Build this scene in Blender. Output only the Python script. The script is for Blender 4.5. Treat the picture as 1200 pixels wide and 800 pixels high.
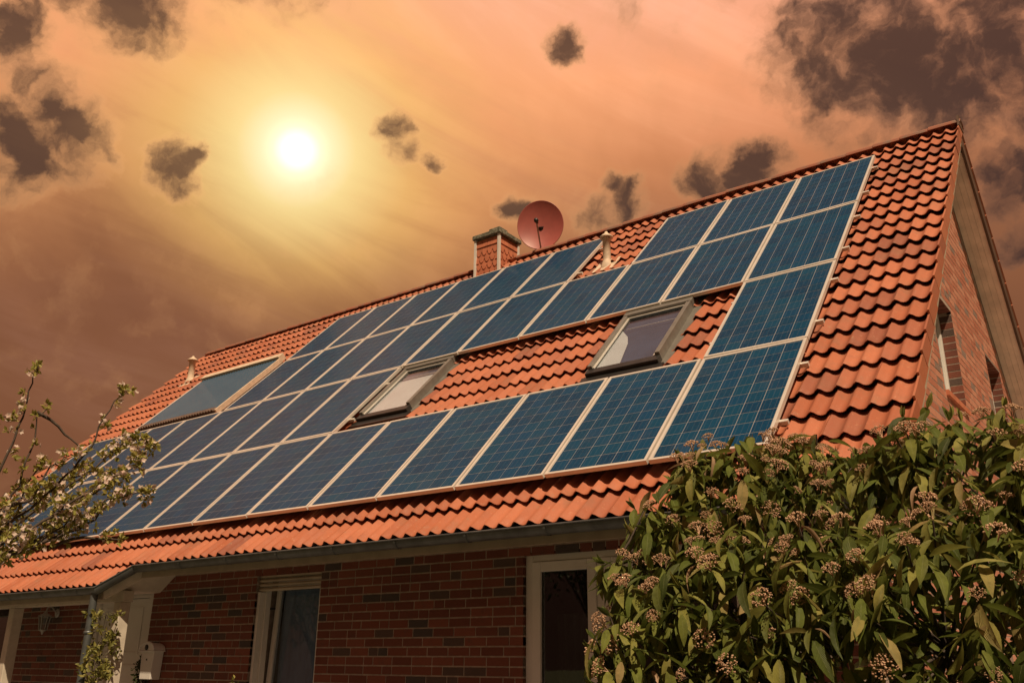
import bpy, bmesh, math, random
import numpy as np
from mathutils import Vector, Matrix

rnd = random.Random(7)
nrs = np.random.RandomState(7)
scene = bpy.context.scene
COL = scene.collection
for o in list(bpy.data.objects):
    bpy.data.objects.remove(o)

# ---------------------------------------------------------------- camera
ZG = 3.14                                   # height of the panel foot line above the lawn
FPX = 1056.67                               # focal length in pixels of a 1200 px wide picture
CAM = Vector((2.386, -6.296, 1.60))
YAW, PITCH, ROLL = 0.646154, 0.344646, 0.0090697
_f = Vector((-math.sin(YAW)*math.cos(PITCH), math.cos(YAW)*math.cos(PITCH), math.sin(PITCH)))
_r = Vector((math.cos(YAW), math.sin(YAW), 0))
_u = _r.cross(_f)
CR = math.cos(ROLL)*_r + math.sin(ROLL)*_u
CU = -math.sin(ROLL)*_r + math.cos(ROLL)*_u
cam_data = bpy.data.cameras.new('camera')
cam = bpy.data.objects.new('camera', cam_data)
COL.objects.link(cam)
cam_data.sensor_width = 36.0
cam_data.lens = FPX/1200*36.0
cam_data.clip_end = 5000
M = Matrix.Identity(4)
for i in range(3):
    M[i][0], M[i][1], M[i][2], M[i][3] = CR[i], CU[i], -_f[i], CAM[i]
cam.matrix_world = M
scene.camera = cam

def ray(px, py):
    return (CR*((px-600)/FPX) - CU*((py-400)/FPX) + _f).normalized()
def at(px, py, dist):
    d = ray(px, py)
    return CAM + d*(dist/math.hypot(d.x, d.y))
def project(v):
    q = Vector(v)-CAM
    w = q.dot(_f)
    return (600+FPX*q.dot(CR)/w, 400-FPX*q.dot(CU)/w, w)

# ---------------------------------------------------------------- light
EXPO = 0.0
SUN_DIR = Vector((0.42, -0.35, 0.82)).normalized()     # towards the sun that lights the house
scene.view_settings.view_transform = 'Standard'
scene.view_settings.look = 'None'
scene.view_settings.gamma = 1.0
scene.view_settings.exposure = EXPO
scene.view_settings.use_curve_mapping = False
sun_data = bpy.data.lights.new('sun', 'SUN')
sun_data.energy = 4.8
sun_data.angle = math.radians(0.6)
sun_data.color = (1.0, 0.76, 0.50)
sun = bpy.data.objects.new('sun', sun_data)
COL.objects.link(sun)
sun.rotation_euler = SUN_DIR.to_track_quat('Z', 'Y').to_euler()
sun.location = SUN_DIR*60

class G:
    """small node-graph helper"""
    def __init__(s, tree):
        s.t = tree; s.n = tree.nodes; s.l = tree.links
    def new(s, typ, **kw):
        n = s.n.new(typ)
        for k, v in kw.items():
            setattr(n, k, v)
        return n
    def put(s, sock, v):
        if isinstance(v, bpy.types.NodeSocket):
            s.l.new(v, sock)
        elif v is not None:
            sock.default_value = v
    def math(s, op, a, b=None, c=None, clamp=False):
        n = s.new('ShaderNodeMath', operation=op, use_clamp=clamp)
        s.put(n.inputs[0], a); s.put(n.inputs[1], b); s.put(n.inputs[2], c)
        return n.outputs[0]
    def dot(s, a, v):
        n = s.new('ShaderNodeVectorMath', operation='DOT_PRODUCT')
        s.put(n.inputs[0], a); s.put(n.inputs[1], v)
        return n.outputs['Value']
    def ramp(s, fac, stops, interp='LINEAR'):
        n = s.new('ShaderNodeValToRGB')
        cr = n.color_ramp; cr.interpolation = interp
        while len(cr.elements) < len(stops):
            cr.elements.new(0.5)
        for e, (p, c) in zip(cr.elements, stops):
            e.position = p
            e.color = (c[0], c[1], c[2], 1) if not isinstance(c, (int, float)) else (c, c, c, 1)
        s.put(n.inputs[0], fac)
        return n.outputs[0]
    def mix(s, fac, a, b, blend='MIX'):
        n = s.new('ShaderNodeMix', data_type='RGBA', blend_type=blend)
        s.put(n.inputs['Factor'], fac)
        for k, v in ((6, a), (7, b)):
            if isinstance(v, (tuple, list)):
                v = (v[0], v[1], v[2], 1)
            s.put(n.inputs[k], v)
        return n.outputs[2]
    def noise(s, vec, scale, detail=4, rough=0.55, dist=0.0, out='Fac'):
        n = s.new('ShaderNodeTexNoise')
        s.put(n.inputs['Vector'], vec)
        n.inputs['Scale'].default_value = scale
        n.inputs['Detail'].default_value = detail
        n.inputs['Roughness'].default_value = rough
        n.inputs['Distortion'].default_value = dist
        return n.outputs[out]
    def smooth(s, v, a, b):
        n = s.new('ShaderNodeMapRange', interpolation_type='SMOOTHSTEP')
        s.put(n.inputs[0], v)
        n.inputs[1].default_value = a; n.inputs[2].default_value = b
        return n.outputs[0]

# sunset sky, all laid out by direction in the world
world = bpy.data.worlds.new('World')
scene.world = world
world.use_nodes = True
world.node_tree.nodes.clear()
g = G(world.node_tree)
tc = g.new('ShaderNodeTexCoord').outputs['Generated']
sep = g.new('ShaderNodeSeparateXYZ'); g.put(sep.inputs[0], tc)
el = g.math('MULTIPLY', g.math('ARCSINE', sep.outputs['Z']), 2/math.pi)          # 0..1 = 0..90 deg
skysun = ray(348, 176)
ang = g.math('MULTIPLY', g.math('ARCCOSINE', g.math('MINIMUM', g.dot(tc, skysun), 0.999999)), 1/math.pi)   # 0..1 = 0..180 deg
veil = g.noise(tc, 3.2, 5, 0.55, 0.6)
# cirrus drawn out into long slanting streaks
mp = g.new('ShaderNodeMapping', vector_type='TEXTURE')
g.put(mp.inputs['Vector'], tc)
mp.inputs['Rotation'].default_value = (0.20, 0.42, 0.62)
mp.inputs['Scale'].default_value = (3.2, 1.2, .42)
streak = g.noise(mp.outputs[0], 5.2, 7, 0.60, 0.9)
veil2 = g.noise(mp.outputs[0], 2.6, 6, 0.6, 0.6)
elw = g.math('ADD', el, g.math('MULTIPLY', g.math('SUBTRACT', veil, 0.5), 0.14))
base = g.ramp(elw, [(0.0, (.18, .070, .034)), (.21, (.225, .088, .042)), (.275, (.30, .115, .052)), (.335, (.56, .205, .085)),
                    (.395, (.98, .385, .185)), (.47, (1.0, .455, .300)), (.56, (.56, .28, .215)), (.70, (.20, .125, .12)), (1.0, (.080, .070, .092))])
base = g.mix(g.math('MULTIPLY', g.smooth(streak, .50, .70), .50), base, g.mix(1.0, base, (1.22, 1.34, 1.45), 'MULTIPLY'))
base = g.mix(g.math('MULTIPLY', g.smooth(veil2, .50, .72), .30), base, (.40, .185, .120))
base = g.mix(g.smooth(ang, .20, .55), base, g.mix(1.0, base, (.34, .36, .43), 'MULTIPLY'))
gcol = g.ramp(ang, [(0.0, (8, 7.4, 6.0)), (.0014, (4, 3.7, 2.8)), (.0040, (1.7, 1.55, 1.10)), (.0085, (1.16, 1.03, .64)), (.020, (1.07, .82, .33)), (.040, (1.03, .61, .19)),
                    (.070, (.98, .45, .160)), (.16, (.90, .37, .185))])
gfac = g.ramp(ang, [(0.0, 1.0), (.008, .98), (.018, .86), (.036, .66), (.070, .42), (.12, .22), (.19, .08), (.26, 0.0)])
gfac = g.math('MULTIPLY', gfac, g.math('SUBTRACT', 1.0, g.math('MULTIPLY', g.math('MULTIPLY', g.smooth(streak, .56, .38), g.smooth(ang, .010, .05)), .30)))
low = g.math('ADD', g.math('MULTIPLY', g.smooth(elw, .20, .335), g.smooth(ang, .012, .075)), g.math('SUBTRACT', 1.0, g.smooth(ang, .012, .075)))
gfac = g.math('MULTIPLY', gfac, low)
sky = g.mix(gfac, base, gcol)
# dark broken clouds
blobs = [(35,128,46),(80,160,40),(20,185,46),(5,150,40),(198,192,28),(222,184,16),(212,222,20),(460,145,22),(470,172,20),(505,190,13),(672,48,22),(602,243,24),
         (735,243,24),(700,262,28),(715,222,14),(835,205,34),(892,193,32),(860,215,30),(960,45,66),(1030,62,86),(1100,85,95),(1150,60,100),(1190,95,62),
         (1080,20,70),(1175,205,40),(1198,225,40),(1192,290,26),(150,0,48),(110,-12,50),(15,12,40),(1270,80,120),(-40,160,50),
         (330,-150,120),(760,-170,130),(1100,-90,110)]
wv = g.noise(tc, 11.0, 7, .62, 0.0, 'Color')
wsub = g.new('ShaderNodeVectorMath', operation='SUBTRACT'); g.put(wsub.inputs[0], wv); wsub.inputs[1].default_value = (.5, .5, .5)
wsc = g.new('ShaderNodeVectorMath', operation='SCALE'); g.put(wsc.inputs[0], wsub.outputs[0]); wsc.inputs['Scale'].default_value = .075
wad = g.new('ShaderNodeVectorMath', operation='ADD'); g.put(wad.inputs[0], tc); g.put(wad.inputs[1], wsc.outputs[0])
wno = g.new('ShaderNodeVectorMath', operation='NORMALIZE'); g.put(wno.inputs[0], wad.outputs[0])
tcw = wno.outputs[0]
acc = None
for bx_, by_, br_ in blobs:
    d = ray(bx_, by_)
    th = br_*1.55/FPX
    c0 = math.cos(th)
    v = g.math('MULTIPLY_ADD', g.dot(tcw, d), 1/(1-c0), -c0/(1-c0))
    v = g.math('MAXIMUM', v, 0.0)
    acc = v if acc is None else g.math('SMOOTH_MAX', acc, v, 0.25)
n1 = g.noise(tcw, 24.0, 6, 0.55, 0.0)
n2 = g.noise(tc, 6.5, 6, 0.6, 0.5)
# elsewhere the same kind of broken cloud goes on
gen = g.math('MULTIPLY', g.smooth(n2, .60, .74), g.smooth(ang, .20, .34))
acc = g.math('MAXIMUM', acc, g.math('MULTIPLY', gen, .9))
cl = g.math('ADD', g.math('MULTIPLY', acc, 1.45), g.math('MULTIPLY', g.math('SUBTRACT', n1, .5), 2.7))
cmask = g.math('MULTIPLY', g.smooth(cl, .20, 1.60), g.smooth(acc, .0, .50))
ccol = g.mix(g.smooth(cl, .5, 1.6), (.185, .092, .058), (.050, .028, .025))
ccol = g.mix(g.math('MULTIPLY', gfac, .55), ccol, (.40, .20, .09))
rim = g.math('MULTIPLY', g.math('MULTIPLY', g.math('MULTIPLY', cmask, g.math('SUBTRACT', 1.0, cmask)), 2.4), g.smooth(ang, .24, .03))
sky = g.mix(g.math('MULTIPLY', cmask, .95), sky, ccol)
sky = g.mix(rim, sky, g.mix(1.0, sky, (.34, .17, .06), 'ADD'))
bg = g.new('ShaderNodeBackground')
g.put(bg.inputs['Color'], sky)
bg.inputs['Strength'].default_value = 1/2**EXPO
wo = g.new('ShaderNodeOutputWorld')
g.l.new(bg.outputs[0], wo.inputs[0])
world.cycles.sampling_method = 'MANUAL'
world.cycles.sample_map_resolution = 512

# ---------------------------------------------------------------- materials
MAT = {}
def mat(name):
    m = bpy.data.materials.new(name); m.use_nodes = True
    m.node_tree.nodes.clear()
    gg = G(m.node_tree)
    MAT[name] = m
    return m, gg
def finish(gg, color, rough=0.6, bump=None, bump_s=0.3, bump_d=0.01, metallic=0.0, coat=0.0, coat_r=0.05, spec=0.5, transl=None):
    b = gg.new('ShaderNodeBsdfPrincipled')
    if isinstance(color, (tuple, list)): color = (color[0], color[1], color[2], 1)
    gg.put(b.inputs['Base Color'], color)
    gg.put(b.inputs['Roughness'], rough)
    gg.put(b.inputs['Metallic'], metallic)
    gg.put(b.inputs['Coat Weight'], coat)
    gg.put(b.inputs['Coat Roughness'], coat_r)
    gg.put(b.inputs['Specular IOR Level'], spec)
    if bump is not None:
        bn = gg.new('ShaderNodeBump')
        bn.inputs['Strength'].default_value = bump_s
        bn.inputs['Distance'].default_value = bump_d
        gg.put(bn.inputs['Height'], bump)
        gg.l.new(bn.outputs[0], b.inputs['Normal'])
    sh = b.outputs[0]
    if transl is not None:
        t = gg.new('ShaderNodeBsdfTranslucent')
        gg.put(t.inputs['Color'], color)
        mx = gg.new('ShaderNodeMixShader')
        mx.inputs[0].default_value = transl
        gg.l.new(sh, mx.inputs[1]); gg.l.new(t.outputs[0], mx.inputs[2])
        sh = mx.outputs[0]
    o = gg.new('ShaderNodeOutputMaterial')
    gg.l.new(sh, o.inputs[0])
def rand(gg):
    a = gg.new('ShaderNodeObjectInfo').outputs['Random']
    b = gg.new('ShaderNodeNewGeometry').outputs['Random Per Island']
    return gg.math('FRACT', gg.math('ADD', gg.math('MULTIPLY', a, 7.31), gg.math('MULTIPLY', b, 5.17)))
def pos(gg):
    return gg.new('ShaderNodeNewGeometry').outputs['Position']
def simple(name, col, rough=0.6, var=0.25, scale=6.0, metallic=0.0, spec=0.5, bump=0.0, coat=0.0):
    m, gg = mat(name)
    p = pos(gg)
    n = gg.noise(p, scale, 5, .6)
    dark = tuple(c*(1-var) for c in col); lite = tuple(min(1, c*(1+var)) for c in col)
    c = gg.mix(gg.smooth(n, .3, .7), dark, lite)
    finish(gg, c, rough, gg.noise(p, scale*12, 4, .6) if bump else None, bump, .004, metallic, coat, .08, spec)
    return m

# terracotta tile: lot colour differs from tile to tile, soot and lichen with shapes of their own
m, gg = mat('terracotta_tile')
p = pos(gg); r = rand(gg)
c = gg.ramp(r, [(0, (.35, .105, .050)), (.3, (.41, .132, .064)), (.55, (.46, .158, .082)), (.8, (.37, .122, .066)), (1, (.25, .080, .048))])
c = gg.mix(gg.math('MULTIPLY', gg.smooth(gg.noise(p, 5, 6, .65), .48, .72), .55), c, (.34, .12, .068))
c = gg.mix(gg.math('MULTIPLY', gg.smooth(gg.noise(p, 34, 4, .7), .60, .72), .45), c, (.62, .33, .20))
c = gg.mix(gg.math('MULTIPLY', gg.smooth(gg.noise(p, 70, 3, .7), .66, .74), .7), c, (.10, .055, .035))
c = gg.mix(gg.math('MULTIPLY', gg.smooth(gg.noise(p, 2.1, 6, .7), .50, .72), .45), c, (.21, .125, .078))
c = gg.mix(gg.math('MULTIPLY', gg.smooth(gg.noise(p, 14, 6, .75), .58, .70), .50), c, (.25, .20, .13))
finish(gg, c, gg.ramp(gg.noise(p, 12, 4), [(.3, .55), (.7, .82)]), gg.noise(p, 160, 4, .7), .35, .003, spec=.35)
m, gg = mat('ridge_clay')
p = pos(gg)
c = gg.mix(gg.smooth(gg.noise(p, 6, 5, .7), .4, .65), (.30, .105, .060), (.21, .13, .095))
finish(gg, c, .75, gg.noise(p, 120, 4, .7), .3, .003)
m, gg = mat('clinker_brick')  # front wall and reveals, toned down to hold the shade
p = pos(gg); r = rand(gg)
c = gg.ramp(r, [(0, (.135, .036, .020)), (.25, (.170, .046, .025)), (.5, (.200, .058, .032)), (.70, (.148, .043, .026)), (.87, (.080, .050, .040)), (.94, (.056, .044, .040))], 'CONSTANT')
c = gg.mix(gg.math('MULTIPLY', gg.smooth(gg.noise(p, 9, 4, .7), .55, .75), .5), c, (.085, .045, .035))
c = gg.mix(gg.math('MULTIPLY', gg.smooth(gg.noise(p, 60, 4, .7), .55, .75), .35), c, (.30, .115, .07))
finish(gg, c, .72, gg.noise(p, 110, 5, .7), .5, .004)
m, gg = mat('lit_gable_brick')  # paler copy of the house brick, sunlight put into the colour
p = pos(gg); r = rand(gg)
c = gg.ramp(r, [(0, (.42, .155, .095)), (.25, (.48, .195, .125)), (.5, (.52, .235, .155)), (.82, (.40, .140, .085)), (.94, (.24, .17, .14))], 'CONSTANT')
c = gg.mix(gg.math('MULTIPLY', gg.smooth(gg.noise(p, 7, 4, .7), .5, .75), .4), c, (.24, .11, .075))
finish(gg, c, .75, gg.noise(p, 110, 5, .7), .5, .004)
simple('mortar', (.36, .295, .245), .9, .2, 20, bump=.5)
simple('white_pvc', (.72, .70, .66), .35, .05, 3)
simple('painted_wood', (.62, .56, .47), .55, .10, 8, bump=.15)
simple('soffit_wood', (.78, .65, .56), .6, .14, 4, bump=.2)
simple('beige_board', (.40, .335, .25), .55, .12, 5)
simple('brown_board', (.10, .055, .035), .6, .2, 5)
simple('zinc', (.135, .15, .155), .42, .22, 7, metallic=.55)
simple('roof_deck', (.09, .065, .05), .9, .2, 4)
simple('grey_cladding', (.22, .21, .19), .42, .12, 9, metallic=.35)
simple('dark_cladding', (.035, .034, .033), .38, .2, 9, metallic=.3)
simple('aluminium', (.74, .70, .64), .38, .06, 5, metallic=.35)
simple('backsheet', (.36, .36, .37), .3, .04, 5, coat=1.0)
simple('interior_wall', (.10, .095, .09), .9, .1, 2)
simple('cream_blind', (.80, .76, .66), .8, .06, 3)
simple('reflection_blue', (.035, .065, .11), .9, .25, 2)  # mirrored sky and dark room put into one colour
simple('blue_curtain', (.30, .38, .52), .9, .15, 3)
simple('dark_curtain', (.055, .06, .05), .9, .3, 2)
simple('dish_red', (.36, .092, .078), .45, .10, 3)
simple('dark_plastic', (.02, .02, .02), .5, .2, 9)
simple('galvanised', (.30, .29, .27), .45, .2, 20, metallic=.7)
simple('vent_cream', (.62, .50, .38), .65, .16, 14)
simple('shingle_clay', (.50, .165, .085), .7, .16, 9, bump=.3)
simple('mailbox_white', (.74, .72, .69), .35, .04, 6)
simple('lantern_white', (.42, .41, .39), .4, .1, 12)
simple('bark', (.075, .055, .042), .9, .35, 30, bump=.6)
simple('stem_green', (.11, .10, .045), .8, .3, 15)
m, gg = mat('mossy_stone')
p = pos(gg)
c = gg.mix(gg.smooth(gg.noise(p, 22, 6, .7), .42, .62), (.085, .085, .058), (.27, .26, .20))
finish(gg, c, .9, gg.noise(p, 60, 5, .7), .6, .008)
m, gg = mat('lawn')
p = pos(gg)
c = gg.mix(gg.smooth(gg.noise(p, 1.3, 6, .7), .35, .65), (.040, .052, .018), (.080, .080, .032))
finish(gg, c, .95, gg.noise(p, 60, 4, .7), .8, .03)
simple('paving', (.13, .12, .11), .85, .18, 3, bump=.3)
simple('bounce_paving', (.40, .36, .31), .85, .14, 3, bump=.3)  # pale tone for the added light-bouncing slab
simple('render_wall', (.45, .40, .33), .85, .08, 2)

m, gg = mat('silicon_cell')
p = pos(gg); r = rand(gg)
vor = gg.new('ShaderNodeTexVoronoi'); gg.put(vor.inputs['Vector'], p); vor.inputs['Scale'].default_value = 75
flake = gg.new('ShaderNodeSeparateColor'); gg.put(flake.inputs[0], vor.outputs['Color'])
c = gg.ramp(r, [(0, (.0008, .025, .068)), (.35, (.0008, .040, .104)), (.7, (.0008, .046, .098)), (1, (.002, .028, .070))])
c = gg.mix(gg.math('MULTIPLY', flake.outputs[0], .55), c, (.001, .062, .134))
uv = gg.new('ShaderNodeUVMap').outputs[0]
su_ = gg.new('ShaderNodeSeparateXYZ'); gg.put(su_.inputs[0], uv)
bus = gg.math('LESS_THAN', gg.math('ABSOLUTE', gg.math('SUBTRACT', gg.math('FRACT', gg.math('MULTIPLY', su_.outputs[0], 3.0)), .5)), .022)
c = gg.mix(gg.math('MULTIPLY', bus, .22), c, (.30, .31, .33))
dirt = gg.noise(p, 3.0, 6, .7)
c = gg.mix(gg.math('MULTIPLY', gg.smooth(dirt, .5, .8), .10), c, (.20, .15, .10))
finish(gg, c, .45, None, coat=.17, coat_r=gg.ramp(dirt, [(.3, .05), (.7, .10)]), spec=.05)
m, gg = mat('tube_glass')
p = pos(gg)
c = gg.mix(gg.noise(p, 3, 3), (.022, .070, .130), (.05, .115, .180))
finish(gg, c, .18, None, coat=1.0, coat_r=.06)

def glass(name, tint, refl=1.0):
    m, gg = mat(name)
    t = gg.new('ShaderNodeBsdfTransparent'); t.inputs[0].default_value = (*tint, 1)
    gl = gg.new('ShaderNodeBsdfGlossy'); gl.inputs['Roughness'].default_value = .015
    p = pos(gg)
    bn = gg.new('ShaderNodeBump'); bn.inputs['Strength'].default_value = .02; bn.inputs['Distance'].default_value = .02
    gg.put(bn.inputs['Height'], gg.noise(p, 2.5, 2)); gg.l.new(bn.outputs[0], gl.inputs['Normal'])
    ge = gg.new('ShaderNodeNewGeometry')
    dt = gg.new('ShaderNodeVectorMath', operation='DOT_PRODUCT')
    gg.l.new(ge.outputs['Incoming'], dt.inputs[0]); gg.l.new(ge.outputs['Normal'], dt.inputs[1])
    k = gg.math('POWER', gg.math('SUBTRACT', 1.0, gg.math('ABSOLUTE', dt.outputs['Value'])), 5.0)
    f = gg.math('MULTIPLY', gg.math('MULTIPLY_ADD', k, .95, .05), refl, clamp=True)        # reflectance of a pane by angle
    mx = gg.new('ShaderNodeMixShader'); gg.put(mx.inputs[0], f)
    gg.l.new(t.outputs[0], mx.inputs[1]); gg.l.new(gl.outputs[0], mx.inputs[2])
    o = gg.new('ShaderNodeOutputMaterial'); gg.l.new(mx.outputs[0], o.inputs[0])
glass('window_glass', (.78, .82, .85), 1.5)
glass('roof_glass', (.86, .90, .95), 1.0)

def leafmat(name, stops, transl=.28, rough=.5, vein=None, spec=.4):
    m, gg = mat(name)
    p = pos(gg); r = rand(gg)
    c = gg.ramp(r, stops)
    c = gg.mix(gg.math('MULTIPLY', gg.smooth(gg.noise(p, 25, 4, .6), .4, .7), .35), c, tuple(x*.55 for x in stops[0][1]))
    if vein:
        uv = gg.new('ShaderNodeUVMap').outputs[0]
        s_ = gg.new('ShaderNodeSeparateXYZ'); gg.put(s_.inputs[0], uv)
        mid = gg.smooth(gg.math('ABSOLUTE', gg.math('SUBTRACT', s_.outputs[0], .5)), .05, .0)
        c = gg.mix(gg.math('MULTIPLY', mid, .5), c, vein)
        w = gg.math('SINE', gg.math('MULTIPLY', gg.math('SUBTRACT', s_.outputs[1], gg.math('ABSOLUTE', gg.math('SUBTRACT', s_.outputs[0], .5))), 62))
        finish(gg, c, rough, w, .5, .003, spec=spec, transl=transl)
    else:
        finish(gg, c, rough, None, spec=spec, transl=transl)
leafmat('viburnum_leaf', [(0, (.060, .082, .018)), (.35, (.150, .190, .036)), (.7, (.225, .245, .052)), (.92, (.370, .350, .092)), (1, (.42, .30, .14))], .30, .52, (.25, .27, .12), .25)
leafmat('dry_leaf', [(0, (.36, .23, .13)), (1, (.50, .34, .21))], .3, .7)
leafmat('flower_bud', [(0, (.36, .20, .115)), (.5, (.54, .335, .205)), (1, (.68, .47, .32))], .1, .8)
leafmat('tree_leaf', [(0, (.24, .250, .055)), (.5, (.38, .36, .085)), (1, (.50, .42, .13))], .4, .55)
leafmat('petal', [(0, (.72, .58, .50)), (.6, (.80, .69, .62)), (1, (.68, .46, .40))], .35, .7)
leafmat('vine_leaf', [(0, (.14, .15, .034)), (.5, (.25, .24, .056)), (1, (.34, .29, .08))], .3, .55)
leafmat('garden_leaf', [(0, (.030, .045, .010)), (.5, (.05, .07, .016)), (1, (.085, .09, .024))], .25, .6)

# ---------------------------------------------------------------- helpers
WO = {}                                       # world origin of every object that parents others
def link(o, parent=None, world=(0, 0, 0)):
    COL.objects.link(o)
    w = Vector(world)
    if parent is not None:
        o.parent = parent
        o.location = w - WO.get(parent.name, Vector())
    else:
        o.location = w
    WO[o.name] = w
    return o
def tag(o, label=None, cat=None, group=None, kind=None):
    if label: o['label'] = label
    if cat: o['category'] = cat
    if group: o['group'] = group
    if kind: o['kind'] = kind
    return o
def empty(name, loc, parent=None):
    o = bpy.data.objects.new(name, None)
    o.empty_display_size = .1
    return link(o, parent, loc)

class MB:
    """collects boxes, prisms, tubes in world coordinates; build() links them as one mesh object"""
    def __init__(s): s.v = []; s.f = []; s.smooth = []; s.uv = None
    def add(s, verts, faces, smooth=False):
        b = len(s.v)
        s.v += [tuple(v) for v in verts]
        for f in faces:
            s.f.append(tuple(i+b for i in f)); s.smooth.append(smooth)
        return s
    def box(s, x0, x1, y0, y1, z0, z1, T=None):
        vs = [Vector((x, y, z)) for z in (z0, z1) for y in (y0, y1) for x in (x0, x1)]
        if T: vs = [T(v) for v in vs]
        return s.add(vs, [(0,2,3,1),(4,5,7,6),(0,1,5,4),(2,6,7,3),(0,4,6,2),(1,3,7,5)])
    def prism(s, poly, axis, a, b):
        """poly of 2-d points extruded along an axis (0 x, 1 y, 2 z) from a to b"""
        def mk(p, t):
            return {0: (t, p[0], p[1]), 1: (p[0], t, p[1]), 2: (p[0], p[1], t)}[axis]
        n = len(poly)
        vs = [mk(p, a) for p in poly]+[mk(p, b) for p in poly]
        fs = [tuple(range(n-1, -1, -1)), tuple(range(n, 2*n))]+[(i, (i+1) % n, n+(i+1) % n, n+i) for i in range(n)]
        return s.add(vs, fs)
    def tube(s, pts, radii, seg=8, cap=True):
        pts = [Vector(p) for p in pts]
        if isinstance(radii, (int, float)): radii = [radii]*len(pts)
        vs = []; fs = []
        for i, p in enumerate(pts):
            t = (pts[min(i+1, len(pts)-1)]-pts[max(i-1, 0)]).normalized()
            a = t.cross(Vector((0, 0, 1)))
            if a.length < 1e-3: a = t.cross(Vector((1, 0, 0)))
            a.normalize(); b = t.cross(a)
            for k in range(seg):
                w = 2*math.pi*k/seg
                vs.append(p+(a*math.cos(w)+b*math.sin(w))*radii[i])
        for i in range(len(pts)-1):
            for k in range(seg):
                fs.append((i*seg+k, i*seg+(k+1) % seg, (i+1)*seg+(k+1) % seg, (i+1)*seg+k))
        s.add(vs, fs, True)
        if cap:
            s.add(vs[:seg], [tuple(range(seg))]); s.add(vs[-seg:], [tuple(range(seg))])
        return s
    def lathe(s, prof, c, axis=Vector((0, 0, 1)), seg=16):
        axis = Vector(axis).normalized(); c = Vector(c)
        a = axis.cross(Vector((0, 0, 1)))
        if a.length < 1e-3: a = Vector((1, 0, 0))
        a.normalize(); b = axis.cross(a)
        vs = []; fs = []
        for r_, h in prof:
            for k in range(seg):
                w = 2*math.pi*k/seg
                vs.append(c+axis*h+(a*math.cos(w)+b*math.sin(w))*r_)
        for i in range(len(prof)-1):
            for k in range(seg):
                fs.append((i*seg+k, i*seg+(k+1) % seg, (i+1)*seg+(k+1) % seg, (i+1)*seg+k))
        return s.add(vs, fs, True)
    def mesh(s, name, m, org=(0, 0, 0)):
        me = bpy.data.meshes.new(name)
        o = Vector(org)
        me.from_pydata([(v[0]-o.x, v[1]-o.y, v[2]-o.z) for v in s.v], [], s.f)
        me.polygons.foreach_set('use_smooth', s.smooth)
        if s.uv is not None:
            l = me.uv_layers.new(name='UVMap')
            l.data.foreach_set('uv', np.asarray(s.uv, dtype=np.float32).ravel())
        me.materials.append(MAT[m])
        me.update()
        return me
    def build(s, name, m, parent=None, org=None, bevel=0.0):
        if org is None:
            a = np.array(s.v); org = Vector(((a[:,0].min()+a[:,0].max())/2, (a[:,1].min()+a[:,1].max())/2, a[:,2].min()))
        ob = link(bpy.data.objects.new(name, s.mesh(name, m, org)), parent, org)
        if bevel:
            bv = ob.modifiers.new('edge', 'BEVEL'); bv.width = bevel; bv.segments = 2; bv.limit_method = 'ANGLE'
        return ob

ALPHA = 0.792266
CA, SA = math.cos(ALPHA), math.sin(ALPHA)
def RP(x, s, off=0.0):
    """point on the front slope: x along the house, s up the slope from the foot of the panels, off outwards"""
    return Vector((x, s*CA-off*SA, s*SA+off*CA+ZG))
ROOF_ROT = Matrix.Rotation(ALPHA, 4, 'X')
TOFF = -0.150                                 # middle of the tile waves
S_EAVE, S_RIDGE = -0.52, 7.33
X_R, X_L = 0.95, -15.215
RIDGE = RP(0, S_RIDGE, TOFF)                  # ridge line y, z
YW = 0.27                                     # face of the front wall
XG = 0.62                                     # face of the gable wall
YB = 2*RIDGE.y-YW

# ---------------------------------------------------------------- ground
mb = MB(); mb.add([(-400,-400,0),(400,-400,0),(400,400,0),(-400,400,0)], [(0,1,2,3)])
tag(mb.build('lawn', 'lawn', org=(0,0,0)), kind='structure')
mb = MB(); mb.box(-15.0, .6, -3.6, YW, -.2, .03)
tag(mb.build('terrace', 'paving'), kind='structure')  # unseen; spread wide to keep green lawn bounce off the white frames

mb = MB(); mb.box(XG, 7.0, -1.2, 14.0, -.2, .02)  # unseen pale slab, added to bounce light onto gable and soffit
tag(mb.build('bounce_slab', 'bounce_paving'), kind='structure')

# ---------------------------------------------------------------- the house
house = empty('brick_house', (0, 0, 0))
tag(house, 'red brick house with steep orange tiled roof and white window frames', 'house')

# openings in the front wall: x0, x1, z0, z1
OPEN = [(-13.0, -11.42, .95, 2.50), (-9.40, -8.06, .05, 2.47), (-6.09, -5.03, .75, 2.54), (-2.42, -.30, .10, 2.535)]
WTOP = 2.66
mb = MB()
edges = sorted([-15.0, XG-.01]+[e for o in OPEN for e in o[:2]])
for a, b in zip(edges[:-1], edges[1:]):
    op = next((o for o in OPEN if abs(o[0]-a) < 1e-6), None)
    if op:
        if op[2] > .06: mb.box(a, b, YW+.003, YW+.30, 0, op[2])
        mb.box(a, b, YW+.003, YW+.30, op[3], WTOP)
    else:
        mb.box(a, b, YW+.003, YW+.30, 0, WTOP)
fwall = mb.build('front_wall', 'mortar', house, (0, 0, 0))

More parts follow.
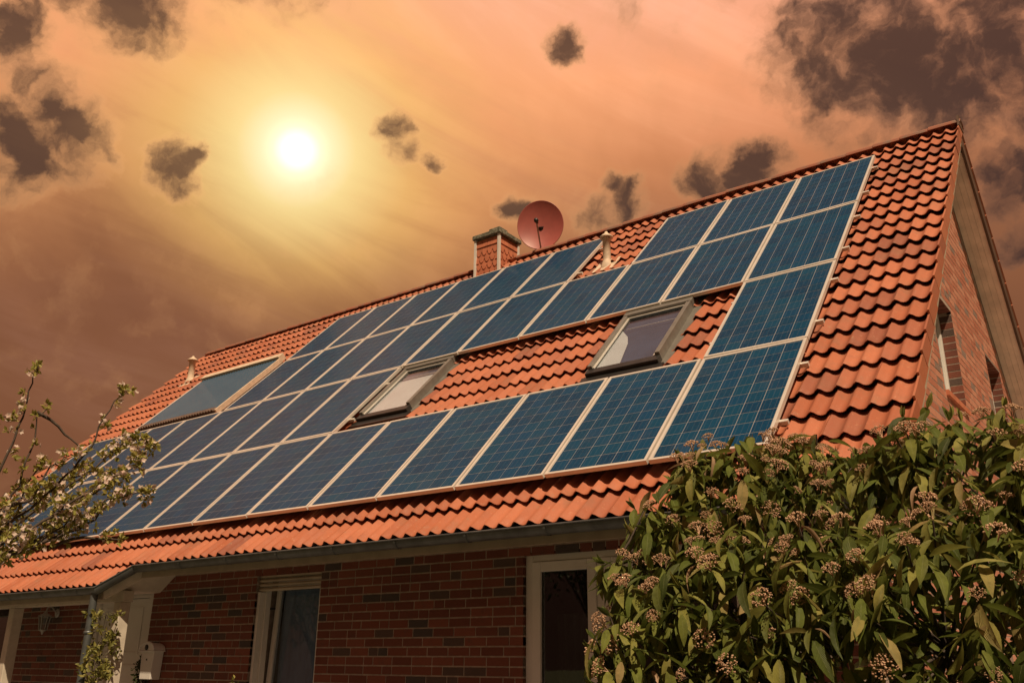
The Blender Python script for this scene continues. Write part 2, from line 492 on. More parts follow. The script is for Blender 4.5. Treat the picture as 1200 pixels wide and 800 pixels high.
HC = 1/12.0                                   # course height
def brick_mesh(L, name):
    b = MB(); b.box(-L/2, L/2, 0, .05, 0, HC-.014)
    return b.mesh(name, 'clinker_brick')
BRM = {}
def brick_runs(lo, hi, blocked):
    """(start, length) of bricks along one course in a wild bond"""
    out = []
    free = []; a = lo
    for b0, b1 in sorted(blocked):
        if b1 <= lo or b0 >= hi: continue
        if b0 > a: free.append((a, b0))
        a = max(a, b1)
    if a < hi: free.append((a, hi))
    for f0, f1 in free:
        x = f0
        first = True
        while x < f1-.03:
            L = .115 if rnd.random() < .24 else .24
            if first: L = rnd.choice((.115, .18, .24)); first = False
            L = min(L, f1-x-.0)
            if f1-x-L < .05: L = f1-x
            out.append((x, L)); x += L+.013
    return out
allb = []
k = 0
while (k+1)*HC < WTOP:
    z = k*HC+.012
    blk = [(o[0], o[1]) for o in OPEN if o[2]-.03 < z+.03 < o[3]]
    for x, L in brick_runs(-15.0, XG, blk):
        allb.append((x, L, z))
    k += 1
def seen(v, marg=0):
    px, py, w = project(v)
    return w > 0 and -marg < px < 1200+marg and -marg < py < 800+marg
vis = []
for b in allb:
    v = Vector((b[0]+b[1]/2, YW, b[2]+.035))
    px, py, w = project(v)
    good = w > 0 and 0 < px < 700 and py < 800
    vis.append((0 if good else 1, w))
order = sorted(range(len(allb)), key=lambda i: vis[i])
rest = MB()
for rank, i in enumerate(order):
    x, L, z = allb[i]
    dy = rnd.uniform(-.002, .001)
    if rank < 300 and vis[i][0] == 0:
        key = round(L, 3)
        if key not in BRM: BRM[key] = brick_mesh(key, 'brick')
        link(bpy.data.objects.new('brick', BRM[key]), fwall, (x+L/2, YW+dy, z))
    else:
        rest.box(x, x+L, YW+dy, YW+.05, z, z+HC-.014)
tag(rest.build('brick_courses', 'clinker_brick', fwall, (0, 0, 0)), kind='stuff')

# gable wall with two window openings
GW = [(3.38, 4.40, 4.28, 5.46), (6.30, 7.32, 4.28, 5.49)]
def under(y):                                  # underside of the roof above the gable wall
    yy = y if y < RIDGE.y else 2*RIDGE.y-y
    return RIDGE.z-(RIDGE.y-yy)*math.tan(ALPHA)-.26
mb = MB()
ys = [YW, 3.38, 4.40, RIDGE.y, 6.30, 7.32, YB]
for a, b in zip(ys[:-1], ys[1:]):
    op = next((o for o in GW if abs(o[0]-a) < 1e-6), None)
    if op:
        mb.prism([(a, 0), (b, 0), (b, op[2]), (a, op[2])], 0, XG-.30, XG-.002)
        mb.prism([(a, op[3]), (b, op[3]), (b, under(b)), (a, under(a))], 0, XG-.30, XG-.002)
    else:
        mb.prism([(a, 0), (b, 0), (b, under(b)), (a, under(a))], 0, XG-.30, XG-.002)
gwall = mb.build('gable_wall', 'mortar', house, (0, 0, 0))
rest = MB()
k = 0
while k*HC < 7.9:
    z = k*HC+.012
    blk = [(o[0], o[1]) for o in GW if o[2]-.02 < z+.03 < o[3]]
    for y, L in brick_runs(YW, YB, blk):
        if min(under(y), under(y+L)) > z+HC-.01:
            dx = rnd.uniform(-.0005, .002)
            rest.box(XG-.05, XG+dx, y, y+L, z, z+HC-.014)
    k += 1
tag(rest.build('brick_courses', 'lit_gable_brick', gwall, (0, 0, 0)), kind='stuff')
rbm = MB(); rbm.box(-.065, .065, -.012, .012, 0, HC-.014); rbm = rbm.mesh('brick', 'clinker_brick')
for y0, y1, z0, z1 in GW:                      # bricks in the far reveal of each opening
    k = 0
    while z0+k*HC < z1-.03:
        z = math.ceil(z0/HC)*HC+.012+(k-1)*HC
        if z > z0-.02 and z+HC < z1+.03:
            link(bpy.data.objects.new('brick', rbm), gwall, (XG-.068, y1+.0095+rnd.uniform(-.002, .002), z))
        k += 1
lbm = MB(); lbm.box(-.065, .065, -.052, .052, 0, .016); lbm = lbm.mesh('brick', 'clinker_brick')
for y0, y1, z0, z1 in GW:                      # soldier bricks under each lintel
    n = int((y1-y0-.02)/.112)
    for q in range(n):
        link(bpy.data.objects.new('brick', lbm), gwall, (XG-.068, y0+(q+.5)*(y1-y0)/n, z1-.009+rnd.uniform(-.002, .001)))
mb = MB(); mb.box(-15.0, XG-.31, YB-.3, YB, 0, under(YB)); mb.build('back_wall', 'render_wall', house)
mb = MB(); mb.prism([(YW+.31, 0), (YB-.31, 0), (YB-.31, under(YB-.31)), (RIDGE.y, under(RIDGE.y)), (YW+.31, under(YW+.31))], 0, -15.0, -14.7)
mb.build('left_gable_wall', 'render_wall', house)

# ---------------------------------------------------------------- roof
def BP(x, s, off=0.0):                         # back slope, mirrored at the ridge
    v = RP(x, s, off); return Vector((v.x, 2*RIDGE.y-v.y, v.z))
mb = MB()
mb.box(X_L+.03, X_R-.05, -.44, S_RIDGE-.03, -.30, -.215, T=lambda v: RP(v.x, v.y, v.z))
mb.box(X_L+.03, X_R-.05, -.80, S_RIDGE-.03, -.30, -.150, T=lambda v: BP(v.x, v.y, v.z))
roof = mb.build('roof', 'roof_deck', house, (0, 0, 0))

TW, TL, ROLLW = .305, .345, .1525
NSEG = 14
def tile_profile(x):
    t = (x/ROLLW) % 1.0
    return .0225*math.cos(2*math.pi*t)+.004*math.cos(4*math.pi*t)
def tile_geo(x0=0.0, x1=TW):
    """one double-roll tile in local coordinates: x across, y up the slope, z outwards"""
    n = NSEG if x1-x0 > .2 else max(4, int(NSEG*(x1-x0)/TW)+1)
    xs = [x0+(x1-x0)*i/n for i in range(n+1)]
    def z(x, y): return tile_profile(x)+.046*(1-y/TL)-.004*(x/TW)
    vs = []; fs = []; sm = []
    rows = [(0.003, -.009), (0.0, -.003), (.006, 0.0), (TL*.5, 0.0), (TL+.05, 0.0)]
    for y, dz in rows:
        vs += [(x, y, z(x, y)+dz) for x in xs]
    m_ = n+1
    for j in range(len(rows)-1):
        for i in range(n):
            fs.append((j*m_+i, j*m_+i+1, (j+1)*m_+i+1, (j+1)*m_+i)); sm.append(j >= 2)
    # underside
    b_ = len(vs)
    vs += [(x, .004, z(x, 0)-.009) for x in xs]+[(x, .13, z(x, .13)-.009) for x in xs]+[(x, .14, z(x, .14)-.045) for x in xs]
    for j in range(2):
        for i in range(n):
            fs.append((b_+(j+1)*m_+i, b_+(j+1)*m_+i+1, b_+j*m_+i+1, b_+j*m_+i)); sm.append(False)
    # side edges
    for i, flip in ((0, 1), (n, 0)):
        a, b = i+2*m_, i+(len(rows)-1)*m_
        base = len(vs)
        va, vb = vs[a], vs[b]
        vs += [(va[0], va[1], va[2]-.014), (vb[0], vb[1], vb[2]-.014)]
        q = (a, b, base+1, base)
        fs.append(q if flip else q[::-1]); sm.append(False)
    return vs, fs, sm
def geo_mesh(geo, name, m):
    me = bpy.data.meshes.new(name)
    me.from_pydata(geo[0], [], geo[1]); me.polygons.foreach_set('use_smooth', geo[2])
    me.materials.append(MAT[m]); me.update()
    return me
SKY_WIN = [(-2.48, -1.62, 2.00, 3.34), (-6.00, -5.12, 2.08, 3.36)]
full_geo = tile_geo()
tile_mesh = geo_mesh(full_geo, 'roof_tile', 'terracotta_tile')
vg = tile_geo()
b0 = len(vg[0])
vv = [];
for xx in (TW+.004, TW-.012):
    vv += [(xx, 0, .068), (xx, TL+.03, .030), (xx, TL+.03, -.115), (xx, 0, -.085)]
verge_geo = (vg[0]+vv, vg[1]+[(b0, b0+3, b0+2, b0+1), (b0+4, b0+5, b0+6, b0+7), (b0, b0+1, b0+5, b0+4), (b0, b0+4, b0+7, b0+3), (b0+3, b0+7, b0+6, b0+2)], vg[2]+[False]*5)
verge_mesh = geo_mesh(verge_geo, 'verge_tile', 'terracotta_tile')

PW, PH = 1.01, 1.67                            # panel grid
NCOL = 14
def has_panel(row, c):
    if row == 1: return c in (0, 1, 2) or 4 <= c <= 9
    if row == 2: return c <= 9
    if row == 3: return c == 0 or 6 <= c < NCOL
    return c < NCOL
def covered(x, s):
    c = int(-x//PW) if x < 0 else -1
    r_ = 4-int(s//PH) if 0 <= s < 4*PH else 0
    return 1 <= r_ <= 4 and c >= 0 and has_panel(r_, c)
cand = []
NC = 53
for k in range(-1, 23):
    s0 = S_EAVE+k*TL
    for j in range(NC):
        x1 = X_R-j*TW; x0 = x1-TW
        if k == -1 and j < 28: continue
        parts = [(0.0, TW)]
        for wx0, wx1, ws0, ws1 in SKY_WIN:
            if s0+TL*.55 > ws0 and s0+TL*.3 < ws1:
                np_ = []
                for a, b in parts:
                    A, B = x0+a, x0+b
                    if B <= wx0-.05 or A >= wx1+.05: np_.append((a, b)); continue
                    if A < wx0-.05-.02: np_.append((a, wx0-.05-x0))
                    if B > wx1+.05+.02: np_.append((wx1+.05-x0, b))
                parts = np_
        for a, b in parts:
            cand.append((k, j, x0, s0, a, b))
score = []
for i, (k, j, x0, s0, a, b) in enumerate(cand):
    v = RP(x0+TW/2, s0+.05, TOFF)
    px, py, w = project(v)
    hid = covered(x0+.02, s0+.08) and covered(x0+TW-.02, s0+.08)
    # bush in front
    hid = hid or (px > 745 and py > 545) or not (-5 < px < 1210 and py < 805)
    score.append((1 if hid else 0, w))
pick = set(sorted(range(len(cand)), key=lambda i: score[i])[:300])
RV, RF, RS = [], [], []
for i, (k, j, x0, s0, a, b) in enumerate(cand):
    cut = (k == -1 and j == 28)
    ja = rnd.gauss(0, .0022); jb = rnd.gauss(0, .004); jz = rnd.uniform(-.003, .003); jy = rnd.gauss(0, .003)
    Mx = Matrix.Translation(RP(x0+ja, s0+jy, TOFF+jz)) @ ROOF_ROT @ Matrix.Rotation(jb, 4, 'Z') @ Matrix.Rotation(rnd.gauss(0, .006), 4, 'Y')
    partial = abs(a) > 1e-6 or abs(b-TW) > 1e-6
    if i in pick and not cut and score[i][0] == 0:
        if partial:
            me = geo_mesh(tile_geo(a, b), 'roof_tile', 'terracotta_tile')
        else:
            me = verge_mesh if j == 0 else tile_mesh
        ob = bpy.data.objects.new('verge_tile' if j == 0 else 'roof_tile', me)
        link(ob, roof)
        ob.matrix_local = Mx
    else:
        gg_ = tile_geo(a, b) if partial else (verge_geo if j == 0 else full_geo)
        vs, fs = gg_[0], gg_[1]
        if cut:                                # the tile sawn off along the porch eave
            vs = [(x, max(y, (x/TW)*TL*.97), z) if y < TL*.98 else (x, y, z) for x, y, z in vs]
        b0 = len(RV)
        RV += [tuple(Mx @ Vector(v)) for v in vs]
        RF += [tuple(q+b0 for q in f) for f in fs]; RS += gg_[2]
me = bpy.data.meshes.new('roof_tiles'); me.from_pydata(RV, [], RF); me.polygons.foreach_set('use_smooth', RS); me.materials.append(MAT['terracotta_tile'])
tag(link(bpy.data.objects.new('roof_tiles', me), roof), kind='stuff')
# back slope: the same tiles as one sheet of waves
xs = np.arange(X_L, X_R+.001, ROLLW/6)
V = []; F = []
nx = len(xs)
for k in range(-1, 23):
    s0 = S_EAVE+k*TL
    for s_, dz in ((s0, 0.), (s0, .034), (s0+TL, 0.)):
        V += [tuple(BP(x, s_, TOFF+tile_profile(x-X_L)+dz)) for x in xs]
nr = len(V)//nx
for r_ in range(nr-1):
    for i in range(nx-1):
        F.append((r_*nx+i, r_*nx+i+1, (r_+1)*nx+i+1, (r_+1)*nx+i))
me = bpy.data.meshes.new('rear_tiles'); me.from_pydata(V, [], F); me.materials.append(MAT['terracotta_tile'])
tag(link(bpy.data.objects.new('rear_tiles', me), roof), kind='stuff')
# ridge tiles
def ridge_mesh():
    b = MB(); n = 9; L = .385
    vs = []
    for x, r_ in ((0, .118), (L, .104)):
        for i in range(n):
            w = math.pi*(i/(n-1))
            vs.append((x, -r_*1.15*math.cos(w), r_*.78*math.sin(w)-.03))
        for i in range(n):
            w = math.pi*(i/(n-1))
            vs.append((x, -(r_-.014)*1.15*math.cos(w), (r_-.014)*.78*math.sin(w)-.03))
    fs = []
    for i in range(n-1):
        fs.append((i, i+1, 2*n+i+1, 2*n+i)); fs.append((n+i, 3*n+i, 3*n+i+1, n+i+1)); fs.append((i, n+i, n+i+1, i+1)); fs.append((2*n+i, 2*n+i+1, 3*n+i+1, 3*n+i))
    fs += [(0, 2*n, 3*n, n), (n-1, 2*n-1, 4*n-1, 3*n-1)]
    b.add(vs, fs)
    return b.mesh('ridge_tile', 'ridge_clay')
rm = ridge_mesh()
x = X_R-.36
CHX = (-6.95, -6.40)
while x > X_L-.05:
    if not (x < CHX[1]+.02 and x+.385 > CHX[0]-.02):
        o = bpy.data.objects.new('ridge_tile', rm)
        link(o, roof, (x, RIDGE.y+rnd.uniform(-.004, .004), RIDGE.z+.035+rnd.uniform(-.004, .004)))
        o.rotation_euler = (0, rnd.gauss(0, .008), rnd.gauss(0, .008))
    x -= .355
mb = MB(); mb.prism([(RIDGE.y-.13, RIDGE.z-.05), (RIDGE.y+.13, RIDGE.z-.05), (RIDGE.y+.105, RIDGE.z+.11), (RIDGE.y, RIDGE.z+.135), (RIDGE.y-.105, RIDGE.z+.11)], 0, X_R-.012, X_R+.012)
mb.build('ridge_end_cap', 'brown_board', roof)
# boards under the gable overhang, both slopes, and the barge boards
for fn, s_lo in ((RP, -.40), (BP, -.75)):
    nb = 4; wd = (X_R-.05-XG)/nb
    for q in range(nb):
        b = MB(); b.box(XG+q*wd+.0012, XG+(q+1)*wd-.0012, s_lo, S_RIDGE-.30, -.318, -.303+.0, T=lambda v: fn(v.x, v.y, v.z))
        b.build('soffit_board', 'soffit_wood', roof)
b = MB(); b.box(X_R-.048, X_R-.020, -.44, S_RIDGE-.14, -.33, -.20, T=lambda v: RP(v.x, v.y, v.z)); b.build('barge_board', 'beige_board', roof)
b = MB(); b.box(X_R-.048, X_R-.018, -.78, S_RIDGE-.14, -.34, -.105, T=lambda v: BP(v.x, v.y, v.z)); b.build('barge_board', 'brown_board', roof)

# eaves: gutter, fascia, soffit
E1 = RP(0, S_EAVE, TOFF); E2 = RP(0, S_EAVE-TL, TOFF)
GR = .064
path = [(X_R+.02, E1.y-.032, E1.z-.012), (-7.60, E1.y-.032, E1.z-.012), (-7.93, E2.y-.032, E2.z-.012), (X_L-.02, E2.y-.032, E2.z-.012)]
def gutter_ring(i):
    p = Vector(path[i])
    a = Vector(path[max(i-1, 0)]); c = Vector(path[min(i+1, 3)])
    t1 = (p-a); t2 = (c-p)
    t = ((t1.normalized() if t1.length else Vector())+(t2.normalized() if t2.length else Vector()))
    t.z = 0; t.normalize()
    nrm = Vector((t.y, -t.x, 0)) # sideways
    if nrm.y > 0: nrm = -nrm
    sc = 1/max(.5, abs(nrm.dot(Vector((0, -1, 0))))) if i in (1, 2) else 1
    out = []
    for rr in (GR, GR-.004):
        for k in range(13):
            w = math.pi*k/12
            out.append(p+nrm*(rr*math.cos(w)*min(sc, 1.2))+Vector((0, 0, -rr*math.sin(w)*1.12)))
    return out
rings = [gutter_ring(i) for i in range(4)]
mb = MB()
for i in range(3):
    vs = rings[i]+rings[i+1]
    fs = [(k, k+1, 26+k+1, 26+k) for k in range(12)]+[(13+k, 39+k, 39+k+1, 13+k+1) for k in range(12)]+[(0, 26, 39, 13), (12, 25, 51, 38)]
    mb.add(vs, fs, False)
for i in (0, 3):
    mb.add(rings[i][:13], [tuple(range(13))])
gut = mb.build('gutter', 'zinc', house, (0, 0, 0))
for i in range(3):                             # rolled front bead
    b = MB(); b.tube([rings[i][0], rings[i+1][0]], .009, 8); b.build('gutter_bead', 'zinc', gut)
x = .7
while x > -15:
    ez = E1 if x > -7.5 else E2
    if not -8.1 < x < -7.4:
        b = MB()
        pts = [Vector((x, ez.y-.032+(GR+.005)*-math.cos(math.pi*q/8)*1.0, ez.z-.012-(GR+.005)*1.12*math.sin(math.pi*q/8))) for q in range(9)]
        for p_, q_ in zip(pts[:-1], pts[1:]):
            b.add([p_+Vector((-.012,0,0)), p_+Vector((.012,0,0)), q_+Vector((.012,0,0)), q_+Vector((-.012,0,0))], [(0,1,2,3)])
        b.build('gutter_bracket', 'zinc', gut)
    x -= .82
mb = MB(); mb.box(-7.58, X_R-.02, E1.y+.035, E1.y+.060, 2.525, E1.z-.03); mb.build('fascia_board', 'beige_board', house)
mb = MB(); mb.box(-7.58, X_R-.02, E1.y+.064, YW-.002, 2.610, 2.625); mb.build('eaves_soffit', 'soffit_wood', house)
# porch: lower eave, beam, sawn return, posts
mb = MB(); mb.box(X_L+.05, -7.93, E2.y+.035, E2.y+.065, 2.285, E2.z-.03); mb.build('fascia_board', 'beige_board', house)
mb = MB(); mb.box(X_L+.05, -7.93, E2.y+.069, YW-.002, 2.40, 2.415); mb.build('porch_soffit', 'soffit_wood', house)
mb = MB()
a = Vector((-7.932, E2.y+.045, 0)); c = Vector((-7.578, E1.y+.047, 0)); nn = Vector((.03, -.02, 0))*0
top0, top1 = E2.z-.03, E1.z-.03
mb.add([a+Vector((0,0,2.285)), c+Vector((0,0,2.525)), c+Vector((0,0,top1)), a+Vector((0,0,top0)),
        a+Vector((-.03,.05,2.285)), c+Vector((-.03,.05,2.525)), c+Vector((-.03,.05,top1)), a+Vector((-.03,.05,top0))],
       [(0,1,2,3),(4,7,6,5),(0,4,5,1),(3,2,6,7),(0,3,7,4),(1,5,6,2)])
mb.build('return_board', 'painted_wood', house)
mb = MB(); mb.add([(-7.93, E2.y+.07, 2.40), (-7.60, E1.y+.07, 2.618), (-7.60, YW-.003, 2.618), (-7.93, YW-.003, 2.40)], [(0,1,2,3)]); mb.add([(-7.93, E2.y+.07, 2.412), (-7.60, E1.y+.07, 2.63), (-7.60, YW-.003, 2.63), (-7.93, YW-.003, 2.412)], [(3,2,1,0)]); mb.build('return_soffit', 'painted_wood', house)
mb = MB(); mb.box(X_L+.3, -7.86, -.245, -.115, 2.27, 2.395); mb.build('porch_beam', 'painted_wood', house, bevel=.006)
for x0 in (-10.60, -8.04):
    mb = MB(); mb.box(x0, x0+.135, -.247, -.112, .06, 2.268); mb.build('porch_post', 'painted_wood', house, bevel=.008)
    # post shoe
    mb = MB(); mb.box(x0+.02, x0+.115, -.227, -.132, .03, .06); mb.build('post_shoe', 'galvanised', house)
mb = MB()
dpx, dpy = -8.00, E2.y-.03
mb.tube([(dpx, dpy, E2.z-.05), (dpx, dpy, .05)], .042, 12)
dp = mb.build('downpipe', 'zinc', house)
for z in (.6, 1.9):
    b = MB(); b.lathe([(.046, 0), (.052, .004), (.052, .026), (.046, .03)], (dpx, dpy, z), seg=12); b.build('pipe_clamp', 'zinc', dp)

# ---------------------------------------------------------------- windows of the front wall
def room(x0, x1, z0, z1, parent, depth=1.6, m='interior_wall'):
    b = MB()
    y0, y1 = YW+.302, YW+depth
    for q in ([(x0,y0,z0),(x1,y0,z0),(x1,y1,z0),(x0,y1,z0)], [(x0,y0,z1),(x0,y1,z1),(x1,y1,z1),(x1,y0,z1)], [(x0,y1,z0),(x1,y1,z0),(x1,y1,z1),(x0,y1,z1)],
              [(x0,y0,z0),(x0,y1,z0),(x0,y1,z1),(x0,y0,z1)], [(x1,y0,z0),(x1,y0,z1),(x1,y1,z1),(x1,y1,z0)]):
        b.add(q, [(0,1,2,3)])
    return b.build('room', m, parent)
def frame_box(x0, x1, z0, z1, w, y0, y1, b=None, wb=None):
    b = b or MB()
    wb = wb or w
    b.box(x0, x0+w, y0, y1, z0, z1); b.box(x1-w, x1, y0, y1, z0, z1)
    b.box(x0+w, x1-w, y0+.001, y1-.001, z1-w, z1-.0005); b.box(x0+w, x1-w, y0+.001, y1-.001, z0+.0005, z0+wb)
    return b
def curtain(x0, x1, y, z0, z1, m, parent, amp=.03, wl=.11):
    n = int((x1-x0)/.018)
    vs = []
    for z in (z0, z1):
        for i in range(n+1):
            x = x0+(x1-x0)*i/n
            vs.append((x, y+amp*math.sin(2*math.pi*x/wl+.8*math.sin(x*9)), z))
    b = MB(); b.add(vs, [(i, i+1, n+2+i, n+1+i) for i in range(n)], True)
    return b.build('curtain', m, parent)
# window with roller shutter and tilted sash
x0, x1, z0, z1 = OPEN[2]
w1 = empty('window', (x0, YW, z0), house); w1['label'] = 'window with half lowered beige roller shutter and sash tilted open'
frame_box(x0+.002, x1-.002, z0, z1-.002, .065, YW+.10, YW+.17).build('frame', 'white_pvc', w1, bevel=.004)
zs = z1-.005; n_s = 4; zb = 2.345
for q in range(n_s):
    h = (zs-zb)/n_s
    b = MB(); zt = zs-q*h
    b.prism([(YW+.055, zt-h+.004), (YW+.035, zt-h*.5), (YW+.055, zt-.004), (YW+.075, zt-.004), (YW+.075, zt-h+.004)], 0, x0+.004, x1-.004)
    b.build('shutter_slat', 'beige_board', w1)
for xx in (x0+.004, x1-.044):
    b = MB(); b.box(xx, xx+.04, YW+.03, YW+.098, z0, zb-.004); b.build('shutter_rail', 'white_pvc', w1)
sash = frame_box(x0+.068, x1-.068, z0+.068, z1-.07, .06, 0, .05)
piv = Vector((0, YW+.175, z0+.068)); tl = math.radians(2.6)
T = Matrix.Translation(piv) @ Matrix.Rotation(-tl, 4, 'X') @ Matrix.Translation(-Vector((0, 0, z0+.068)))
sash.v = [tuple(T @ Vector(v)) for v in sash.v]; sh = sash.build('sash', 'white_pvc', w1)
b = MB(); b.box(x0+.128, x1-.128, .022, .028, z0+.128, z1-.13); b.v = [tuple(T @ Vector(v)) for v in b.v]; b.build('pane', 'window_glass', sh)
b = MB(); b.box(x0+.062, x0+.072, YW+.165, YW+.30, 2.16, 2.185); b.build('tilt_stay', 'dark_plastic', w1)
curtain(x0+.10, x1-.02, YW+.335, z0, z1-.1, 'blue_curtain', w1, .012, .16)
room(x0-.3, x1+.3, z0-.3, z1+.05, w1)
mb = MB(); mb.box(x0-.03, x1+.03, YW-.05, YW+.098, z0-.035, z0-.004); mb.build('sill', 'grey_cladding', w1)
# terrace door, two leaves
x0, x1, z0, z1 = OPEN[3]
w2 = empty('terrace_door', (x0, YW, z0), house); w2['label'] = 'white framed glazed terrace door half hidden by the bush'
frame_box(x0+.002, x1-.002, z0, z1-.002, .075, YW+.04, YW+.12).build('frame', 'white_pvc', w2, bevel=.004)
xm = -1.66
b = MB(); b.box(xm-.03, xm+.03, YW+.041, YW+.119, z0+.076, z1-.078); b.build('mullion', 'white_pvc', w2, bevel=.004)
for a, c in ((x0+.079, xm-.032), (xm+.032, x1-.079)):
    lf = frame_box(a, c, z0+.079, z1-.080, .085, YW+.025, YW+.10).build('door_leaf', 'white_pvc', w2, bevel=.006)
    b = MB(); b.box(a+.087, c-.087, YW+.058, YW+.064, z0+.166, z1-.167); b.build('pane', 'window_glass', lf)
    for ss in (0, 1):
        b = MB(); xx = a+.087 if ss == 0 else c-.093
        b.box(xx, xx+.006, YW+.050, YW+.057, z0+.166, z1-.167); b.build('gasket', 'dark_plastic', lf)
curtain(x0+.12, x0+.50, YW+.36, z0, z1-.5, 'dark_curtain', w2)
curtain(x1-.5, x1-.1, YW+.36, z0, z1-.1, 'dark_curtain', w2)
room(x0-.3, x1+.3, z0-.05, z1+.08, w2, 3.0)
# window beyond the porch
x0, x1, z0, z1 = OPEN[0]
w0 = empty('window', (x0, YW, z0), house); w0['label'] = 'white window beside the porch post'
frame_box(x0+.002, x1-.002, z0, z1-.002, .08, YW+.06, YW+.13).build('frame', 'white_pvc', w0, bevel=.004)
b = MB(); b.box(x0+.082, x1-.082, YW+.09, YW+.096, z0+.082, z1-.084); b.build('pane', 'window_glass', w0)
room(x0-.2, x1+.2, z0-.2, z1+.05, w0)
# front door
x0, x1, z0, z1 = OPEN[1]
dr = empty('front_door', (x0, YW, z0), house); dr['label'] = 'white panelled front door inside the porch'
frame_box(x0+.002, x1-.002, z0, z1-.002, .11, YW+.02, YW+.14).build('frame', 'white_pvc', dr, bevel=.004)
b = MB(); b.box(x0+.118, x1-.118, YW+.05, YW+.11, z0+.112, z1-.118); lf = b.build('door_leaf', 'white_pvc', dr, bevel=.005)
for q in range(3):
    zz = z0+.28+q*.68
    b = frame_box(x0+.25, x1-.25, zz, zz+.56, .03, YW+.040, YW+.049); b.build('panel_moulding', 'white_pvc', lf)
b = MB(); b.tube([(x1-.2, YW+.05, 1.05), (x1-.2, YW, 1.05), (x1-.32, YW, 1.05)], .011, 8); b.build('handle', 'galvanised', lf)
# gable windows
for y0, y1, z0, z1 in GW:
    w = empty('window', (XG, y0, z0), house); w['label'] = 'narrow white framed window in the brick gable'
    b = MB(); xa, xb = XG-.20, XG-.135
    b.box(xa, xb, y0+.002, y0+.075, z0, z1-.002); b.box(xa, xb, y1-.078, y1-.003, z0, z1-.002)
    b.box(xa+.001, xb-.001, y0+.076, y1-.079, z1-.08, z1-.003); b.box(xa+.001, xb-.001, y0+.076, y1-.079, z0, z0+.08)
    b.build('frame', 'white_pvc', w, bevel=.004)
    b = MB(); b.box(XG-.17, XG-.165, y0+.076, y1-.079, z0+.081, z1-.081); b.build('pane', 'window_glass', w)
    b = MB(); b.box(XG-.29, XG-.28, y0+.01, y1-.01, z0+.01, z1-.01); b.build('blind', 'cream_blind', w)
    b = MB(); b.box(XG-.132, XG+.03, y0+.003, y1-.003, z0-.06, z0-.002); b.build('sill', 'shingle_clay', w)

# ---------------------------------------------------------------- roof windows
for qi, (x0, x1, s0, s1) in enumerate(SKY_WIN):
    rw = empty('roof_window', RP((x0+x1)/2, s0, TOFF), house)
    rw['label'] = ('roof window with cream blind half drawn and blue reflections painted on a backing', 'roof window with pale blind, below the chimney side panels')[qi]
    T = lambda v: RP(v.x, v.y, v.z)
    b = MB()                                   # flashing skirt lying on the tiles
    b.box(x0-.10, x0-.001, s0-.02, s1+.06, -.145, -.128, T); b.box(x1+.001, x1+.10, s0-.02, s1+.06, -.145, -.128, T)
    b.box(x0-.10, x1+.10, s1+.061, s1+.22, -.15, -.120, T); b.build('flashing', 'grey_cladding', rw)
    b = MB(); b.box(x0-.06, x1+.06, s0-.13, s0-.021, -.125, -.105, T); b.build('apron', 'dark_cladding', rw)
    for xa in (x0, x1-.055):
        b = MB(); b.box(xa, xa+.055, s0+.085, s1-.085, -.20, -.030, T); b.build('side_frame', 'grey_cladding', rw, bevel=.005)
    b = MB(); b.box(x0-.004, x1+.004, s1-.084, s1+.03, -.20, -.025, T); b.build('top_hood', 'grey_cladding', rw, bevel=.008)
    b = MB(); b.box(x0-.004, x1+.004, s0-.02, s0+.083, -.20, -.062, T); b.build('bottom_cover', 'dark_cladding', rw, bevel=.008)
    b = MB(); b.box(x0+.056, x1-.056, s0+.084, s1-.086, -.125, -.118, T); b.build('reflection_backing', 'reflection_blue' if qi == 0 else 'reflection_blue', rw)  # dark blue sheet stands in for sky mirrored in the pane
    b = MB(); b.box(x0+.056, x1-.056, s0+.084, s1-.086, -.078, -.072, T); b.build('pane', 'roof_glass', rw)
    b = MB()
    b.box(x0+.057, x0+.078, s0+.084, s1-.086, -.071, -.058, T); b.box(x1-.078, x1-.057, s0+.084, s1-.086, -.071, -.058, T)
    b.box(x0+.079, x1-.079, s1-.110, s1-.087, -.071, -.058, T)
    b.build('glazing_bead', 'aluminium', rw)
    b = MB()
    if qi == 0:
        b.add([RP(x0+.06, s0+.09, -.100), RP(x0+.36, s0+.09, -.100), RP(x0+.27, s0+.62, -.100), RP(x0+.20, s0+.80, -.100), RP(x0+.06, s0+1.0, -.100)], [(0,1,2,3,4)])
    else:
        b.add([RP(x0+.06, s0+.09, -.100), RP(x1-.06, s0+.09, -.100), RP(x1-.06, s0+.95, -.100), RP(x0+.06, s0+.95, -.100)], [(0,1,2,3)])
    b.build('blind', 'cream_blind', rw)
    b = MB(); b.tube([RP(x0+.12, s0+.98, -.090), RP(x1-.12, s0+.98, -.090)], .007, 6); b.build('blind_bar', 'aluminium', rw)

